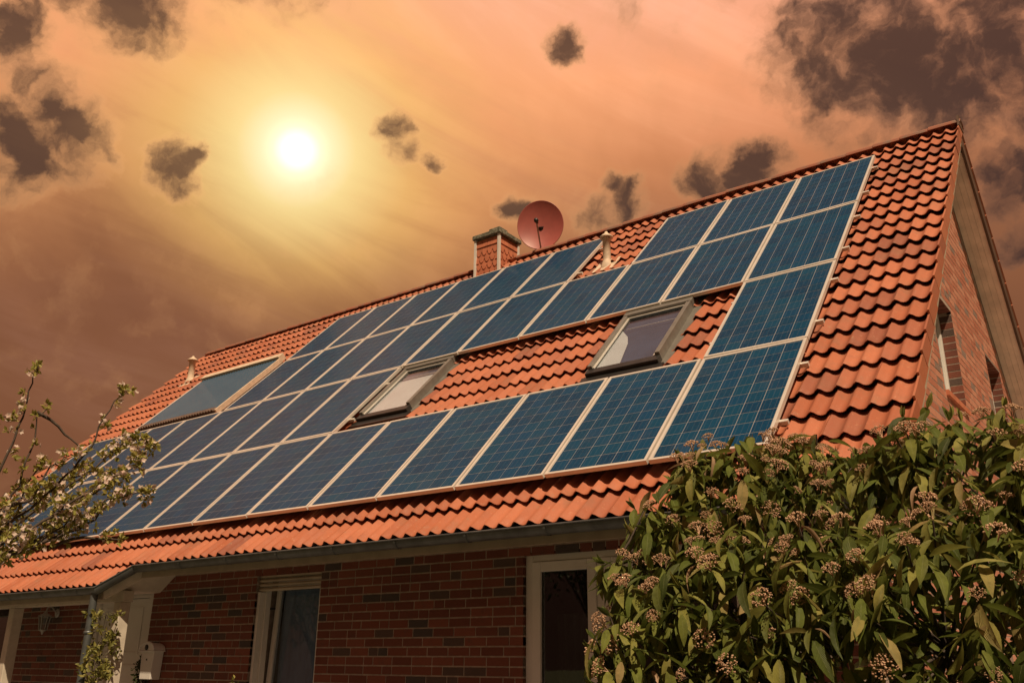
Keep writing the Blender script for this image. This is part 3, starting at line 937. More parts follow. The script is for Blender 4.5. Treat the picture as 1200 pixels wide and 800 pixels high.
# ---------------------------------------------------------------- chimney
cx0, cx1, cy0, cy1, czt = -6.93, -6.405, 4.96, 5.51, 5.60+ZG
b = MB(); b.box(cx0+.02, cx1-.02, cy0+.02, cy1-.02, RIDGE.z-.9, czt)
ch = b.build('chimney', 'mortar', house)
ch['label'] = 'chimney clad in orange scalloped clay shingles with mossy stone cap'
def shingle(o, ux, uz, nrm, w, h, scal, parent):
    """scalloped plate hung from its top edge, foot tipped outwards"""
    o = Vector(o); pts = []
    if scal: prof = [(-w/2, 0), (w/2, 0), (w/2, -h*.55), (w*.30, -h*.88), (0, -h), (-w*.30, -h*.88), (-w/2, -h*.55)]
    else: prof = [(-w/2, 0), (w/2, 0), (w/2, -h), (-w/2, -h)]
    vs = []
    for lift in (.0, .012):
        for a, c in prof:
            vs.append(o+ux*a+uz*c+nrm*(lift+.002+.016*(-c/h)))
    n = len(prof)
    bb = MB(); bb.add(vs, [tuple(range(n-1, -1, -1)), tuple(range(n, 2*n))]+[(i, (i+1) % n, n+(i+1) % n, n+i) for i in range(n)])
    return bb.build('shingle', 'shingle_clay', parent)
for (org, ux, nrm, wid) in ((Vector((cx0+.02, cy0+.02, 0)), Vector((1, 0, 0)), Vector((0, -1, 0)), cx1-cx0-.04), (Vector((cx1-.02, cy0+.02, 0)), Vector((0, 1, 0)), Vector((1, 0, 0)), cy1-cy0-.04)):
    n = 4; w = wid/n
    up = Vector((0, 0, 1))
    for row in range(5):
        zt = czt-.015-(0 if row == 0 else .13+(row-1)*.135)
        shift = .5 if row % 2 == 0 and row > 0 else 0
        for i in range(n+(1 if shift else 0)):
            uc = (i+.5-shift)*w
            ww = w-.008
            if uc < w*.3: uc, ww = w*.25, w*.5-.006
            if uc > wid-w*.3: uc, ww = wid-w*.25, w*.5-.006
            shingle(org+ux*uc+up*zt, ux, up, nrm, ww, .15 if row == 0 else .19, row > 0 and ww > w*.6, ch)
for px_, py_ in ((cx0, cy0), (cx1, cy0), (cx1, cy1)):
    b = MB(); b.box(px_-.022, px_+.022, py_-.022, py_+.022, RIDGE.z-.8, czt-.001); b.build('corner_trim', 'white_pvc', ch)
b = MB(); b.box(cx0-.05, cx1+.05, cy0-.05, cy1+.05, czt+.001, czt+.085); b.build('cap_slab', 'mossy_stone', ch, bevel=.012)
b = MB(); b.box(cx1-.22, cx1+.02, cy0-.02, cy0+.22, czt+.086, czt+.135); b.build('flue_rim', 'mossy_stone', ch, bevel=.012)

# ---------------------------------------------------------------- vent pipes
for (x, s, hgt, rr) in ((-3.72, 5.66, .50, .058), (-14.05, 5.82, .52, .066)):
    bpnt = RP(x, s, TOFF)
    b = MB(); b.lathe([(rr*1.9, -.14), (rr*1.6, .0), (rr*1.05, .09), (rr, .10), (rr, hgt-.08), (rr*1.25, hgt-.075), (rr*1.25, hgt-.05), (rr*.9, hgt-.045)], bpnt, seg=20)
    vp = b.build('vent_pipe', 'vent_cream', house, bpnt)
    b = MB(); b.lathe([(rr*.8, hgt-.05), (rr*1.65, hgt-.048), (rr*1.7, hgt-.03), (rr*1.15, hgt+.0), (rr*.45, hgt+.035), (rr*.3, hgt+.06), (.002, hgt+.065)], bpnt, seg=20)
    b.build('vent_cap', 'vent_cream', vp)
    bb = MB(); bb.box(x-.17, x+.17, s-.20, s+.2, -.128, -.118, T=lambda v: RP(v.x, v.y, v.z)); bb.build('vent_flashing', 'vent_cream', vp)

# ---------------------------------------------------------------- solar panels
def panel_meshes():
    w, h, fw, d = .990, 1.650, .026, .040
    fr = MB()
    fr.box(-w/2, -w/2+fw, 0, h, -d, 0); fr.box(w/2-fw, w/2, 0, h, -d, 0)
    fr.box(-w/2+fw, w/2-fw, 0, fw, -d, -.0004); fr.box(-w/2+fw, w/2-fw, h-fw, h, -d, -.0004)
    frame = fr.mesh('frame', 'aluminium')
    bs = MB(); bs.box(-w/2+fw+.0005, w/2-fw-.0005, fw+.0005, h-fw-.0005, -.012, -.0065); back = bs.mesh('backsheet', 'backsheet')
    iw, ih = w-2*fw-.010, h-2*fw-.016
    pw, ph = iw/6, ih/10
    cs, csh = pw-.0062, ph-.0075
    c = MB(); q = .0
    c.add([(-cs/2, -csh/2, .0), (cs/2, -csh/2, .0), (cs/2, csh/2, .0), (-cs/2, csh/2, .0), (-cs/2, -csh/2, -.002), (cs/2, -csh/2, -.002), (cs/2, csh/2, -.002), (-cs/2, csh/2, -.002)],
          [(0,1,2,3), (0,4,5,1), (1,5,6,2), (2,6,7,3), (3,7,4,0)])
    UVQ = [(0,0),(1,0),(1,1),(0,1)]
    c.uv = UVQ+[(0,0)]*16
    cell = c.mesh('solar_cell', 'silicon_cell')
    al = MB(); al.uv = []
    cents = []
    for j in range(10):
        for i in range(6):
            x, y = -iw/2+(i+.5)*pw, fw+.008+(j+.5)*ph
            cents.append((x, y))
            al.add([(x+a*cs/2, y+b_*csh/2, -.0045) for a, b_ in ((-1,-1),(1,-1),(1,1),(-1,1))], [(0,1,2,3)])
            al.uv += UVQ
    cells = al.mesh('solar_cells', 'silicon_cell')
    return frame, back, cell, cells, cents
P_frame, P_back, P_cell, P_cells, P_cents = panel_meshes()
ROWN = {1: 'top row under the ridge', 2: 'second row above the roof windows', 3: 'third row level with the roof windows', 4: 'bottom row above the gutter'}
ORD = ['first', 'second', 'third', 'fourth', 'fifth', 'sixth', 'seventh', 'eighth', 'ninth', 'tenth', 'eleventh', 'twelfth', 'thirteenth', 'fourteenth']
INDIV = {(4, 0), (4, 1), (4, 2), (4, 3), (4, 4), (3, 0), (2, 0)}
for row in (1, 2, 3, 4):
    nth = 0
    for c in range(NCOL):
        if not has_panel(row, c): continue
        o = bpy.data.objects.new('solar_panel', None); o.empty_display_size = .1
        tag(o, 'blue solar panel, %s, %s from the brick gable end' % (ROWN[row], ORD[nth]), 'solar panel', 'solar panels on the roof')
        nth += 1
        link(o, None, (0, 0, 0))
        o.matrix_world = Matrix.Translation(RP(-(c+.5)*PW, (4-row)*PH+.010, rnd.uniform(-.002, .002))) @ ROOF_ROT @ Matrix.Rotation(rnd.gauss(0, .0012), 4, 'X') @ Matrix.Rotation(rnd.gauss(0, .0012), 4, 'Y')
        def kid(name, me, loc=(0, 0, 0)):
            k_ = bpy.data.objects.new(name, me); COL.objects.link(k_); k_.parent = o; k_.location = loc
            return k_
        kid('frame', P_frame); kid('backsheet', P_back)
        if (row, c) in INDIV:
            for x, y in P_cents: kid('solar_cell', P_cell, (x, y, -.0045))
        else:
            tag(kid('solar_cells', P_cells), kind='stuff')
# mounting rails with their protruding ends and the end clamps
for row in (1, 2, 3, 4):
    segs = []; run = None
    for c in range(NCOL+1):
        h = c < NCOL and has_panel(row, c)
        if h and run is None: run = c
        if not h and run is not None: segs.append((run, c)); run = None
    for si, (c0, c1) in enumerate(segs):
        for q, t in enumerate((.38, 1.27)):
            s = (4-row)*PH+t
            b = MB(); b.box(-c1*PW-.05, -c0*PW+.055, s-.016, s+.016, -.080, -.042, T=lambda v: RP(v.x, v.y, v.z))
            which = ('lower', 'upper')[q]
            end = '' if len(segs) == 1 else (', gable side of the gap', ', far side of the gap')[si]
            tag(b.build('mounting_rail', 'aluminium'), '%s aluminium rail under the solar panels of the %s%s' % (which, {1: 'top row', 2: 'second row', 3: 'third row', 4: 'bottom row'}[row], end), 'rail', 'rails under the solar panels')

# ---------------------------------------------------------------- vacuum tube collector
tx0, tx1, ts0, ts1 = -12.82, -10.46, 3.50, 5.36
tcv = empty('tube_collector', RP((tx0+tx1)/2, ts0, TOFF))
tag(tcv, 'solar thermal collector with a bank of dark blue glass tubes beside the vent pipe', 'solar collector')
T = lambda v: RP(v.x, v.y, v.z)
NT = 29
pt = (tx1-tx0-.12)/NT
org = RP(0, 0, 0)
tubem = None
for i in range(NT):
    x = tx0+.06+(i+.5)*pt
    b = MB(); b.tube([RP(x, ts0+.06, -.02), RP(x, ts1-.16, -.02)], .027, 10); b.build('tube', 'tube_glass', tcv)
    b = MB(); b.tube([RP(x, ts0-.03, -.02), RP(x, ts0+.062, -.02)], .037, 8); b.build('tube_foot', 'brown_board', tcv)
b = MB(); b.box(tx0, tx1, ts1-.15, ts1, -.08, .05, T); b.build('manifold', 'vent_cream', tcv, bevel=.01)
b = MB(); b.box(tx0, tx1, ts0-.07, ts0+.03, -.11, -.058, T); b.build('foot_rail', 'brown_board', tcv)
b = MB(); b.box(tx1+.0, tx1+.04, ts0-.05, ts1-.152, -.075, .01, T); b.build('side_rail', 'vent_cream', tcv)
b = MB(); b.box(tx0-.05, tx0+.01, ts0-.05, ts1-.152, -.075, -.01, T); b.build('side_rail', 'aluminium', tcv)
b = MB(); b.box(tx0+.02, tx1-.02, ts0+.032, ts1-.153, -.10, -.09, T); b.build('reflector_sheet', 'roof_deck', tcv)

# ---------------------------------------------------------------- satellite dish
dc = Vector((-5.73, RIDGE.y, 5.69+ZG))
tocam = (CAM-dc); tocam.z = 0; tocam.normalize()
nrm = Matrix.Rotation(math.radians(-9), 3, 'Z') @ tocam
nrm = (nrm+Vector((0, 0, -.10))).normalized()
dish = empty('satellite_dish', (dc.x+.03, dc.y, RIDGE.z+.08))
tag(dish, 'round brick red satellite dish on a short mast at the ridge', 'satellite dish')
R0 = .40
prof = [(.002, -.085)]+[(R0*i/8, -.085*(1-(i/8)**2)) for i in range(1, 9)]+[(R0+.008, .004), (R0+.010, -.010), (R0-.01, -.014)]+[(R0*i/8, -.085*(1-(i/8)**2)-.012) for i in range(7, 0, -1)]
b = MB(); b.lathe(prof, dc, nrm, 40); 
_sd = nrm.cross(Vector((0, 0, 1))).normalized(); _uv = _sd.cross(nrm)
b.v = [tuple(Vector(v)+_uv*(.11*(Vector(v)-dc).dot(_uv))) for v in b.v]      # offset dishes are taller than wide
rf = b.build('reflector', 'dish_red', dish, dc)
side = nrm.cross(Vector((0, 0, 1))).normalized(); upv = side.cross(nrm)
foot = dc-upv*.40+nrm*.0
feed = dc+nrm*.44-upv*.10
b = MB(); b.tube([foot-nrm*.1, foot+nrm*.02, feed-upv*.03-nrm*.03], .014, 8); arm = b.build('feed_arm', 'galvanised', dish)
b = MB(); b.lathe([(.001, -.06), (.034, -.055), (.040, .0), (.030, .01), (.022, .05), (.022, .10), (.001, .102)], feed, -nrm, 14); b.build('feed_horn', 'dark_plastic', arm)
mtop = dc-nrm*.13
b = MB(); b.tube([(mtop.x, mtop.y, RIDGE.z-.1), (mtop.x, mtop.y, dc.z+.05)], .028, 10); b.build('mast', 'galvanised', dish)
b = MB(); b.tube([Vector((mtop.x, mtop.y, dc.z-.05)), dc-nrm*.09], .05, 8); b.build('clamp', 'dark_plastic', dish)

# ---------------------------------------------------------------- mailbox and lantern on the front wall
mx0, mx1, mz0, mz1 = -7.94, -7.68, 1.41, 1.73
y0, y1 = YW-.135, YW-.004
mbx = empty('mailbox', (-7.81, YW, mz0))
tag(mbx, 'white wall mailbox with arched lid hanging beside the front door', 'mailbox')
b = MB()
b.add([(mx0+.02, y0, mz0), (mx1-.02, y0, mz0), (mx1, y0, mz1), (mx0, y0, mz1), (mx0+.02, y1, mz0), (mx1-.02, y1, mz0), (mx1, y1, mz1), (mx0, y1, mz1)],
      [(0,1,2,3),(4,7,6,5),(0,4,5,1),(3,2,6,7),(0,3,7,4),(1,5,6,2)])
body = b.build('body', 'mailbox_white', mbx, bevel=.008)
xc, hw = (mx0+mx1)/2, (mx1-mx0)/2+.02
arc = [(xc-hw*math.cos(math.pi*t/12), mz1+.002+.085*math.sin(math.pi*t/12)) for t in range(13)]
b = MB(); b.prism(arc, 1, y0-.02, y1); lid = b.build('lid', 'mailbox_white', mbx)
b = MB(); b.tube([Vector((xc-(hw+.004)*math.cos(math.pi*t/12), y0-.02, mz1+.004+.088*math.sin(math.pi*t/12))) for t in range(13)], .012, 8); b.build('lid_rim', 'mailbox_white', lid)
b = MB(); b.box(mx0-.03, mx1+.03, y0-.03, y1, mz1-.012, mz1+.001); b.build('lid_lip', 'mailbox_white', lid, bevel=.004)
b = MB(); b.lathe([(.001, 0), (.032, 0), (.032, .006), (.001, .006)], (xc, y0-.021, mz1+.036), (0, -1, 0), 14); b.build('lid_badge', 'dark_plastic', lid)
b = MB(); b.lathe([(.001, 0), (.011, 0), (.011, .005), (.001, .005)], (xc, y0-.001, mz1-.10), (0, -1, 0), 12); b.build('lock', 'dark_plastic', mbx)

lx, ly = -10.30, .10
lan = empty('wall_lantern', (-10.36, YW, 2.10))
tag(lan, 'pale coach lantern on a bracket on the dark porch wall', 'lantern')
b = MB(); b.lathe([(.001, 0), (.055, .0), (.060, .012), (.035, .022), (.001, .026)], (lx, YW-.001, 2.22), (0, -1, 0), 14); b.build('wall_plate', 'lantern_white', lan)
b = MB(); b.tube([(lx, YW-.02, 2.22), (lx, YW-.10, 2.30), (lx, ly+.02, 2.29), (lx, ly, 2.235)], .010, 8); b.build('bracket', 'lantern_white', lan)
b = MB(); b.lathe([(.001, .0), (.018, -.005), (.030, -.03), (.085, -.06), (.090, -.068), (.07, -.07)], (lx, ly, 2.24), seg=6); b.build('roof_cap', 'lantern_white', lan)
b = MB(); b.lathe([(.070, 2.168), (.046, 2.00)], (lx, ly, 0), seg=6); b.build('glass', 'window_glass', lan)
for k in range(6):
    w = 2*math.pi*k/6
    b = MB(); b.tube([(lx+.072*math.cos(w), ly+.072*math.sin(w), 2.17), (lx+.048*math.cos(w), ly+.048*math.sin(w), 1.998)], .006, 5); b.build('glazing_bar', 'lantern_white', lan)
b = MB(); b.lathe([(.052, 2.000), (.052, 1.99), (.02, 1.975), (.012, 1.945), (.001, 1.935)], (lx, ly, 0), seg=6); b.build('base_finial', 'lantern_white', lan)

# ---------------------------------------------------------------- plants
def instance_mesh(name, verts, faces, mats, m, uv=None, smooth=True, org=Vector()):
    """many copies of a small mesh joined into one"""
    v = np.asarray(verts, float); nv = len(v); A = np.asarray([np.array(q) for q in mats])
    W = np.einsum('nij,vj->nvi', A[:, :3, :3], v)+A[:, None, :3, 3]-np.array(org)
    W = W.reshape(-1, 3)
    fl = []
    me = bpy.data.meshes.new(name)
    nf = len(faces)
    tot = sum(len(f) for f in faces)
    base = np.concatenate([np.asarray(f) for f in faces])
    loops = (base[None, :]+(np.arange(len(A))*nv)[:, None]).ravel()
    ls = np.concatenate([[0], np.cumsum([len(f) for f in faces])[:-1]])
    starts = (ls[None, :]+(np.arange(len(A))*tot)[:, None]).ravel()
    me.vertices.add(len(W)); me.vertices.foreach_set('co', W.astype(np.float32).ravel())
    me.loops.add(len(loops)); me.loops.foreach_set('vertex_index', loops.astype(np.int32))
    me.polygons.add(len(starts)); me.polygons.foreach_set('loop_start', starts.astype(np.int32))
    me.polygons.foreach_set('use_smooth', np.full(len(starts), smooth))
    if uv is not None:
        l = me.uv_layers.new(name='UVMap')
        u = np.concatenate([np.asarray([uv[i] for i in f]) for f in faces])
        l.data.foreach_set('uv', np.tile(u, (len(A), 1)).astype(np.float32).ravel())
    me.materials.append(MAT[m]); me.update(calc_edges=True); me.validate()
    return me
def leaf_shape(L, W, droop, fold, n=5, tip=1.0):
    vs, uv, fs = [], [], []
    for i in range(n+1):
        t = i/n
        w = W/2*(math.sin(math.pi*min(1, t*.96+.03)**.85))**.9
        y = L*(t-.12*droop*t*t); z = -L*droop*t*t*.5
        if i == n: w = W*.02
        for k, a in ((-1, -w), (0, 0), (1, w)):
            vs.append((a*math.cos(fold), y, z+abs(a)*math.sin(fold))); uv.append((.5+.5*k, t))
    for i in range(n):
        for k in range(2):
            fs.append((3*i+k, 3*i+k+1, 3*i+3+k+1, 3*i+3+k))
    return vs, fs, uv
def frame_from(y_axis, up, p, sc=1.0, roll=0.0):
    y = y_axis.normalized()
    x = y.cross(up)
    if x.length < 1e-3: x = y.cross(Vector((1, 0, 0)))
    x.normalize(); z = x.cross(y)
    if roll:
        c, s = math.cos(roll), math.sin(roll); x, z = x*c+z*s, z*c-x*s
    M_ = Matrix.Identity(4)
    for i in range(3):
        M_[i][0], M_[i][1], M_[i][2], M_[i][3] = x[i]*sc, y[i]*sc, z[i]*sc, p[i]
    return M_
def rv():
    while True:
        v = Vector((rnd.uniform(-1, 1), rnd.uniform(-1, 1), rnd.uniform(-1, 1)))
        if .05 < v.length < 1: return v.normalized()

# the big viburnum in front of the gable end
LOBES = [(822, 648, 4.75, .38), (868, 612, 4.85, .42), (945, 612, 5.0, .44), (1015, 655, 4.8, .43), (1100, 615, 4.7, .50), (1195, 625, 4.5, .52), (762, 700, 4.55, .17), (720, 662, 4.5, .05),
         (800, 765, 4.4, .40), (870, 745, 4.35, .46), (985, 760, 4.2, .50), (1110, 760, 4.1, .52), (1230, 770, 4.1, .55), (1300, 700, 4.4, .6),
         (742, 812, 4.3, .20), (830, 900, 4.5, .46), (930, 920, 4.4, .55), (1080, 930, 4.3, .6), (1230, 930, 4.3, .6)]
lob = [(at(px, py, d), r_) for px, py, d, r_ in LOBES]
base = Vector((sum(l[0].x for l in lob)/len(lob), sum(l[0].y for l in lob)/len(lob)+.1, 0))
bush = empty('viburnum_bush', base)
tag(bush, 'large leathery-leaved bush with brownish flower clusters in front of the gable corner', 'bush')
VL = [leaf_shape(.165, .052, .55, .32), leaf_shape(.185, .054, .90, .28), leaf_shape(.140, .050, .35, .42)]
leafM = [[], [], []]; dryM = []; flowers = []; tips = []
def inside(p, skip=-1, k=.96):
    return any(i != skip and (p-c).length < r_*k for i, (c, r_) in enumerate(lob))
for li, (c, r_) in enumerate(lob):
    ns = int(4*math.pi*r_*r_*80)+6
    for _ in range(ns):
        d = rv()
        d = (d+Vector((0, 0, .12))).normalized()
        rad = r_*rnd.uniform(.80, 1.10)
        p = c+Vector((d.x, d.y, d.z))*rad
        if inside(p, li) or p.z < .15: continue
        tocam_ = (CAM-p).normalized()
        if d.dot(tocam_) < -.35: continue
        tips.append((p, d))
for p, d in tips:
    ax = (d+Vector((0, 0, .55))+rv()*.35).normalized()          # shoot axis
    nl = rnd.randint(5, 8)
    a0 = rnd.uniform(0, 6.28)
    s1 = ax.cross(Vector((0, 0, 1)))
    if s1.length < .05: s1 = Vector((1, 0, 0))
    s1.normalize(); s2 = ax.cross(s1)
    for k in range(nl):
        w = a0+k*2.4
        out = s1*math.cos(w)+s2*math.sin(w)
        lean = rnd.uniform(-.15, .80)
        y = (out*1.0+ax*(.55-lean)+Vector((0, 0, -.62-lean*.55))).normalized()
        q = p-ax*(.022*k)+out*.012
        M_ = frame_from(y, (out*.6+Vector((0, 0, .9))+rv()*.35).normalized(), q, rnd.uniform(.62, 1.12), rnd.gauss(0, .25))
        if rnd.random() < .022: dryM.append(M_)
        else: leafM[rnd.randrange(3)].append(M_)
    if rnd.random() < (.40 if d.z > .25 else .24) and d.z > -.45:
        flowers.append(frame_from(ax.cross(rv()), ax, p+ax*.040, rnd.uniform(.5, .98)))
    elif rnd.random() < .4:                                     # upright young leaves at the shoot tip
        for k in range(2):
            leafM[2].append(frame_from((ax+rv()*.25).normalized(), rv(), p, rnd.uniform(.4, .6)))
for c, r_ in lob:                                               # foliage inside the bush
    for _ in range(int(r_**3*900)+4):
        p = c+rv()*r_*rnd.uniform(.25, .85)
        if p.z < .1: continue
        leafM[rnd.randrange(3)].append(frame_from((rv()+Vector((0, 0, -.7))).normalized(), rv(), p, rnd.uniform(.7, 1.1)))
# single leaves: the ones that show largest
scored = []
for vi in range(3):
    for i, M_ in enumerate(leafM[vi]):
        p = M_.translation
        px, py, w = project(p)
        if 640 < px < 1210 and 470 < py < 805:
            fac = abs((M_.to_3x3() @ Vector((0, 0, 1))).normalized().dot((CAM-p).normalized()))
            # depth into the bush: in front of most lobes
            dmin = min((p-c).length/r_ for c, r_ in lob)
            scored.append((w-.35*fac-.9*max(0, dmin-.8)-.3*M_.to_scale().x, vi, i))
scored.sort()
single = set((vi, i) for _, vi, i in scored[:300])
LM = []
for vi in range(3):
    me = MB(); me.v, me.f = VL[vi][0], VL[vi][1]; me.smooth = [True]*len(me.f)
    me.uv = [VL[vi][2][k] for f in me.f for k in f]
    LM.append(me.mesh('leaf', 'viburnum_leaf'))
for vi, i in sorted(single):
    o = bpy.data.objects.new('leaf', LM[vi]); COL.objects.link(o); o.parent = bush
    o.matrix_local = Matrix.Translation(-base) @ leafM[vi][i]
for vi in range(3):
    ms = [M_ for i, M_ in enumerate(leafM[vi]) if (vi, i) not in single]
    me = instance_mesh('foliage', VL[vi][0], VL[vi][1], ms, 'viburnum_leaf', VL[vi][2], org=base)
    o = bpy.data.objects.new('foliage', me); COL.objects.link(o); o.parent = bush; tag(o, kind='stuff')
if dryM:
    me = MB(); g3 = leaf_shape(.12, .03, 1.3, .8); me.v, me.f = g3[0], g3[1]; me.smooth = [True]*len(me.f)
    me = me.mesh('withered_leaf', 'dry_leaf')
    for M_ in dryM:
        o = bpy.data.objects.new('withered_leaf', me); COL.objects.link(o); o.parent = bush; o.matrix_local = Matrix.Translation(-base) @ M_
def flower_mesh(seed):
    rr = random.Random(seed)
    b = MB()
    for _ in range(84):
        w = rr.uniform(0, 6.28); q = math.sqrt(rr.random())
        p = Vector((.052*q*math.cos(w), .052*q*math.sin(w), .022*(1-q*q)+rr.uniform(-.006, .006)))
        s = rr.uniform(.0032, .0062)
        b.add([p+Vector(v)*s for v in ((1,0,0),(-1,0,0),(0,1,0),(0,-1,0),(0,0,1.2),(0,0,-1))], [(0,2,4),(2,1,4),(1,3,4),(3,0,4),(2,0,5),(1,2,5),(3,1,5),(0,3,5)], True)
    for _ in range(7):
        w = rr.uniform(0, 6.28); q = rr.uniform(.4, .9)
        p = Vector((.048*q*math.cos(w), .048*q*math.sin(w), .008))
        b.tube([(0, 0, -.05), p*.5+Vector((0, 0, -.012)), p], .0022, 4, False)
    return b.mesh('flower_cluster', 'flower_bud')
FM = [flower_mesh(s) for s in (1, 2, 3)]
fl = sorted(flowers, key=lambda M_: project(M_.translation)[2])[:290]
for i, M_ in enumerate(fl):
    o = bpy.data.objects.new('flower_cluster', FM[i % 3]); COL.objects.link(o); o.parent = bush; o.matrix_local = Matrix.Translation(-base) @ M_
b = MB()
for _ in range(11):
    foot = base+Vector((rnd.uniform(-.35, .35), rnd.uniform(-.25, .25), 0)); b0 = foot
    c, r_ = rnd.choice(lob[:14])
    mid = foot.lerp(c, .5)+rv()*.12
    b.tube([foot, mid, c], [.028, .020, .011], 6)
for p, d in tips[::3]:
    c = min(lob, key=lambda l: (l[0]-p).length)[0]
    b.tube([c, c.lerp(p, .5)+rv()*.03-Vector((0, 0, .02)), p], [.009, .006, .0035], 4, False)
o = b.build('stems', 'bark', bush, base)

# flowering tree at the left edge of the garden
def wob(a, b_, n, amp):
    return [a.lerp(b_, i/n)+(rv()*amp if 0 < i < n else Vector()) for i in range(n+1)]
D = 6.0
tbase = at(-190, 600, D); tbase.z = 0
tree = empty('blossom_tree', tbase)
tag(tree, 'young fruit tree with white blossom and small olive leaves beside the porch', 'tree')
fork = Vector((tbase.x, tbase.y, 1.7))
b = MB(); b.tube([tbase, tbase+Vector((.03, .02, .8)), fork], [.075, .062, .052], 10); b.build('trunk', 'bark', tree)
TW_ = [  # polylines in picture pixels with distance
    [(-40,640,6.0),(0,552,6.0),(22,500,6.0),(40,440,6.0),(45,428,6.0)],
    [(-30,640,6.1),(22,570,6.1),(38,520,6.1),(44,490,6.1),(56,478,6.1)],
    [(44,484,6.1),(60,492,6.1),(75,508,6.1),(92,522,6.1)],
    [(-40,650,5.9),(30,600,5.9),(75,560,5.9),(108,520,5.9),(120,490,5.9),(135,470,5.9),(147,458,5.9)],
    [(-30,655,6.2),(50,590,6.2),(110,548,6.2),(150,515,6.2),(168,515,6.2),(178,522,6.2)],
    [(-20,650,5.8),(60,605,5.8),(120,565,5.8),(165,545,5.8),(158,530,5.8)],
    [(-20,660,6.0),(70,620,6.0),(125,585,6.0),(160,578,6.0),(176,575,6.0)],
    [(-20,670,6.1),(50,630,6.1),(90,590,6.1),(140,560,6.1)],
    [(-20,665,5.9),(40,640,5.9),(75,615,5.9),(85,600,5.9)],
    [(50,635,6.0),(90,620,6.0),(112,610,6.0),(118,595,6.0)],
    [(-10,640,6.2),(20,600,6.2),(35,560,6.2),(50,540,6.2)],
    [(-30,520,6.3),(-5,490,6.3),(8,488,6.3)],
    [(60,640,5.95),(100,628,5.95),(140,632,5.95)],
    [(-10,600,5.85),(35,585,5.85),(60,545,5.85),(85,535,5.85)],
    [(-20,610,6.05),(15,590,6.05),(55,570,6.05),(100,555,6.05),(128,560,6.05)],
]
DENS = [.7,.9,.5,.9,1.7,1.9,2.1,2.0,1.9,1.4,1.7,.8,1.1,1.9,2.1]
BL = leaf_shape(.038, .021, .4, .35, 3)
PE = leaf_shape(.021, .019, -.3, .25, 2)
tl, pt_ = [], []
for ti, poly in enumerate(TW_):
    pts = [at(*q) for q in poly]
    fine = []
    for a, c in zip(pts[:-1], pts[1:]):
        n = max(2, int((c-a).length/.05))
        fine += [a.lerp(c, i/n)+rv()*.008 for i in range(n)]
    fine.append(pts[-1])
    if ti not in (2, 9, 12):
        fine = wob(fork, fine[0], 5, .03)[:-1]+fine
        start = 5
    else: start = 0
    N_ = len(fine)
    b = MB(); b.tube(fine, [.010*(1-i/N_)**.8+.0022 for i in range(N_)], 5); b.build('branch', 'bark', tree)
    nf = N_-start
    for i in range(start+1, N_):
        t = (i-start)/nf
        p = fine[i]
        for _ in range(int(rnd.random()*2.2*DENS[ti]+.55*DENS[ti]+(2 if i == N_-1 else 0))):
            q = p+rv()*rnd.uniform(.01, .06)
            ax = ((q-p).normalized()+Vector((0, 0, .5))).normalized()
            for k in range(rnd.randint(6, 12)):
                y = (ax*.5+rv()).normalized()
                tl.append(frame_from(y, rv(), q+y*.004, rnd.uniform(.55, 1.15)))
            if rnd.random() < .34+.28*(ti in (3, 5, 6, 14)):
                for f_ in range(rnd.randint(2, 4)):
                    fc = q+rv()*.03; fn = (rv()+(CAM-q).normalized()*.4+Vector((0, 0, .4))).normalized()
                    e1 = fn.cross(rv()).normalized(); e2 = fn.cross(e1)
                    for k in range(5):
                        w = k*1.2566
                        y = e1*math.cos(w)+e2*math.sin(w)+fn*.35
                        pt_.append(frame_from(y.normalized(), fn, fc, rnd.uniform(.8, 1.15)))
me = instance_mesh('leaves', BL[0], BL[1], tl, 'tree_leaf', None, org=tbase)
o = bpy.data.objects.new('leaves', me); COL.objects.link(o); o.parent = tree; tag(o, kind='stuff')
me = instance_mesh('blossom', PE[0], PE[1], pt_, 'petal', None, org=tbase)
o = bpy.data.objects.new('blossom', me); COL.objects.link(o); o.parent = tree; tag(o, kind='stuff')

# climber on the downpipe, dark shrub by the mailbox, sprig under the window
def climber(name, label, cat, spine, spread, nclump, lsz, m, foot):
    r_ = empty(name, foot); tag(r_, label, cat)
    b = MB()
    b.tube([foot]+spine, [.012]+[.010-.006*i/len(spine) for i in range(len(spine))], 6); b.build('stem', 'bark', r_)
    ms = []
    b2 = MB()
    for _ in range(nclump):
        i = rnd.randrange(len(spine)-1); p = spine[i].lerp(spine[i+1], rnd.random())
        v = rv(); v.z *= .5
        q = p+v*spread*rnd.uniform(.35, 1.0)
        b2.tube([p, p.lerp(q, .5)+Vector((0, 0, .03)), q], .0035, 4, False)
        for k in range(rnd.randint(9, 15)):
            y = (rv()+Vector((0, 0, .2))).normalized()
            ms.append(frame_from(y, rv(), q+rv()*.045, rnd.uniform(.6, 1.2)*lsz))
    tag(b2.build('twigs', 'stem_green', r_), kind='stuff')
    me = instance_mesh('leaves', BL[0], BL[1], ms, m, None, org=Vector(foot))
    o = bpy.data.objects.new('leaves', me); COL.objects.link(o); o.parent = r_; tag(o, kind='stuff')
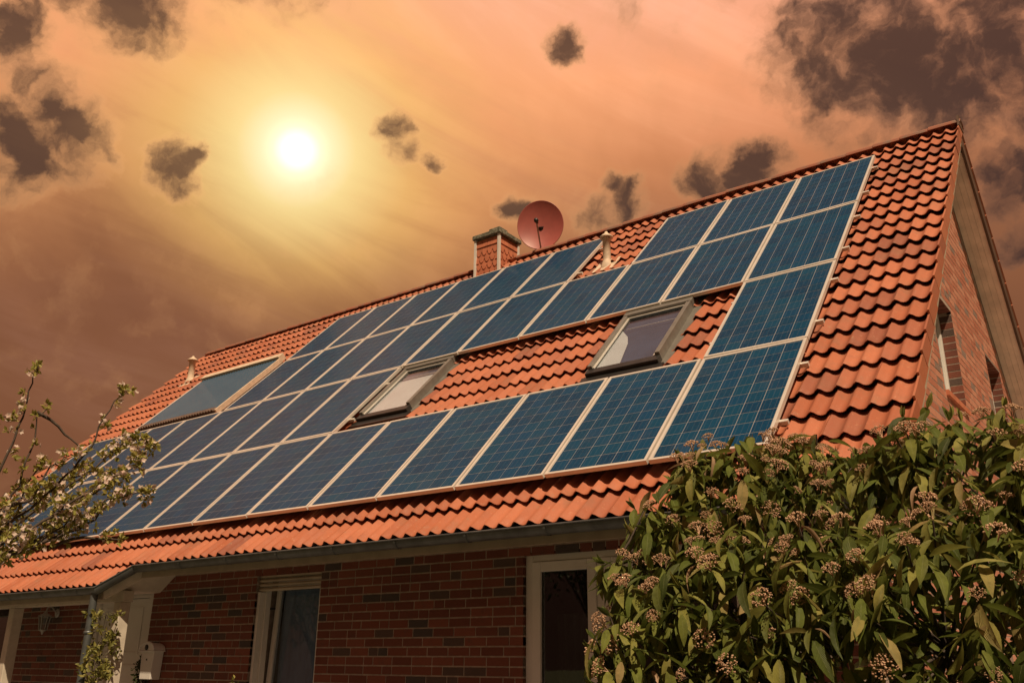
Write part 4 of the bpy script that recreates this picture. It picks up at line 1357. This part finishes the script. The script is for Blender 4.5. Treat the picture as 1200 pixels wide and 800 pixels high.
climber('climbing_plant', 'leafy climber winding up the grey downpipe and porch post', 'climber',
        [Vector((-7.88+.03*math.sin(z*9), -.42, z)) for z in (.5, 1.0, 1.35, 1.6, 1.85, 2.12)], .21, 84, 1.7, 'vine_leaf', Vector((-7.88, -.44, 0)))
climber('climbing_plant', 'dark ivy against the wall under the mailbox', 'climber',
        [Vector((-8.02, YW-.07, z)) for z in (.3, .8, 1.2, 1.5, 1.62)], .10, 70, 1.2, 'garden_leaf', Vector((-8.02, YW-.07, 0)))
climber('garden_shrub', 'small sprig of a low shrub under the shuttered window', 'shrub',
        [Vector((-5.9+.1*i, -.3, .4+.3*i)) for i in range(4)]+[Vector((-5.75, -.3, 1.36))], .22, 40, 1.2, 'vine_leaf', Vector((-5.9, -.3, 0)))

# garden behind the camera: what the window panes mirror
def garden_tree(x, y, h, r_, label):
    t = empty('garden_tree', (x, y, 0)); tag(t, label, 'tree', None)
    b = MB(); tp = Vector((x, y, h*.55))
    b.tube([(x, y, 0), (x+.05, y, h*.3), tp], [.16, .12, .07], 8)
    cl_ = []
    for _ in range(14):
        d = rv(); d.z = abs(d.z)*.9-.1
        c = Vector((x, y, h*.62))+Vector((d.x*r_*.62, d.y*r_*.62, d.z*h*.36)); cl_.append(c)
        b.tube([tp.lerp(Vector((x, y, h*.35)), rnd.random()), tp.lerp(c, .5)+rv()*.15, c], [.06, .035, .012], 5)
    b.build('trunk', 'bark', t)
    ms = []
    for c in cl_:
        for _ in range(210):
            ms.append(frame_from(rv(), rv(), c+rv()*r_*.45*rnd.random()**.5, rnd.uniform(3.0, 5.5)))
    me = instance_mesh('crown', BL[0], BL[1], ms, 'garden_leaf', None, org=Vector((x, y, 0)))
    o = bpy.data.objects.new('crown', me); COL.objects.link(o); o.parent = t; tag(o, kind='stuff')
garden_tree(-12.0, -16, 7.5, 3.2, 'broad garden tree across the lawn, opposite the porch')
garden_tree(-17.5, -19, 8.5, 3.4, 'tall garden tree across the lawn, next to the broad tree')
garden_tree(-25.0, -17, 7.5, 3.4, 'rounded garden tree at the far end of the lawn')
garden_tree(-6.0, -20, 8.0, 3.0, 'garden tree across the lawn facing the shuttered window')
garden_tree(1.0, -16, 6.5, 2.4, 'slim garden tree across the lawn, facing the terrace door')
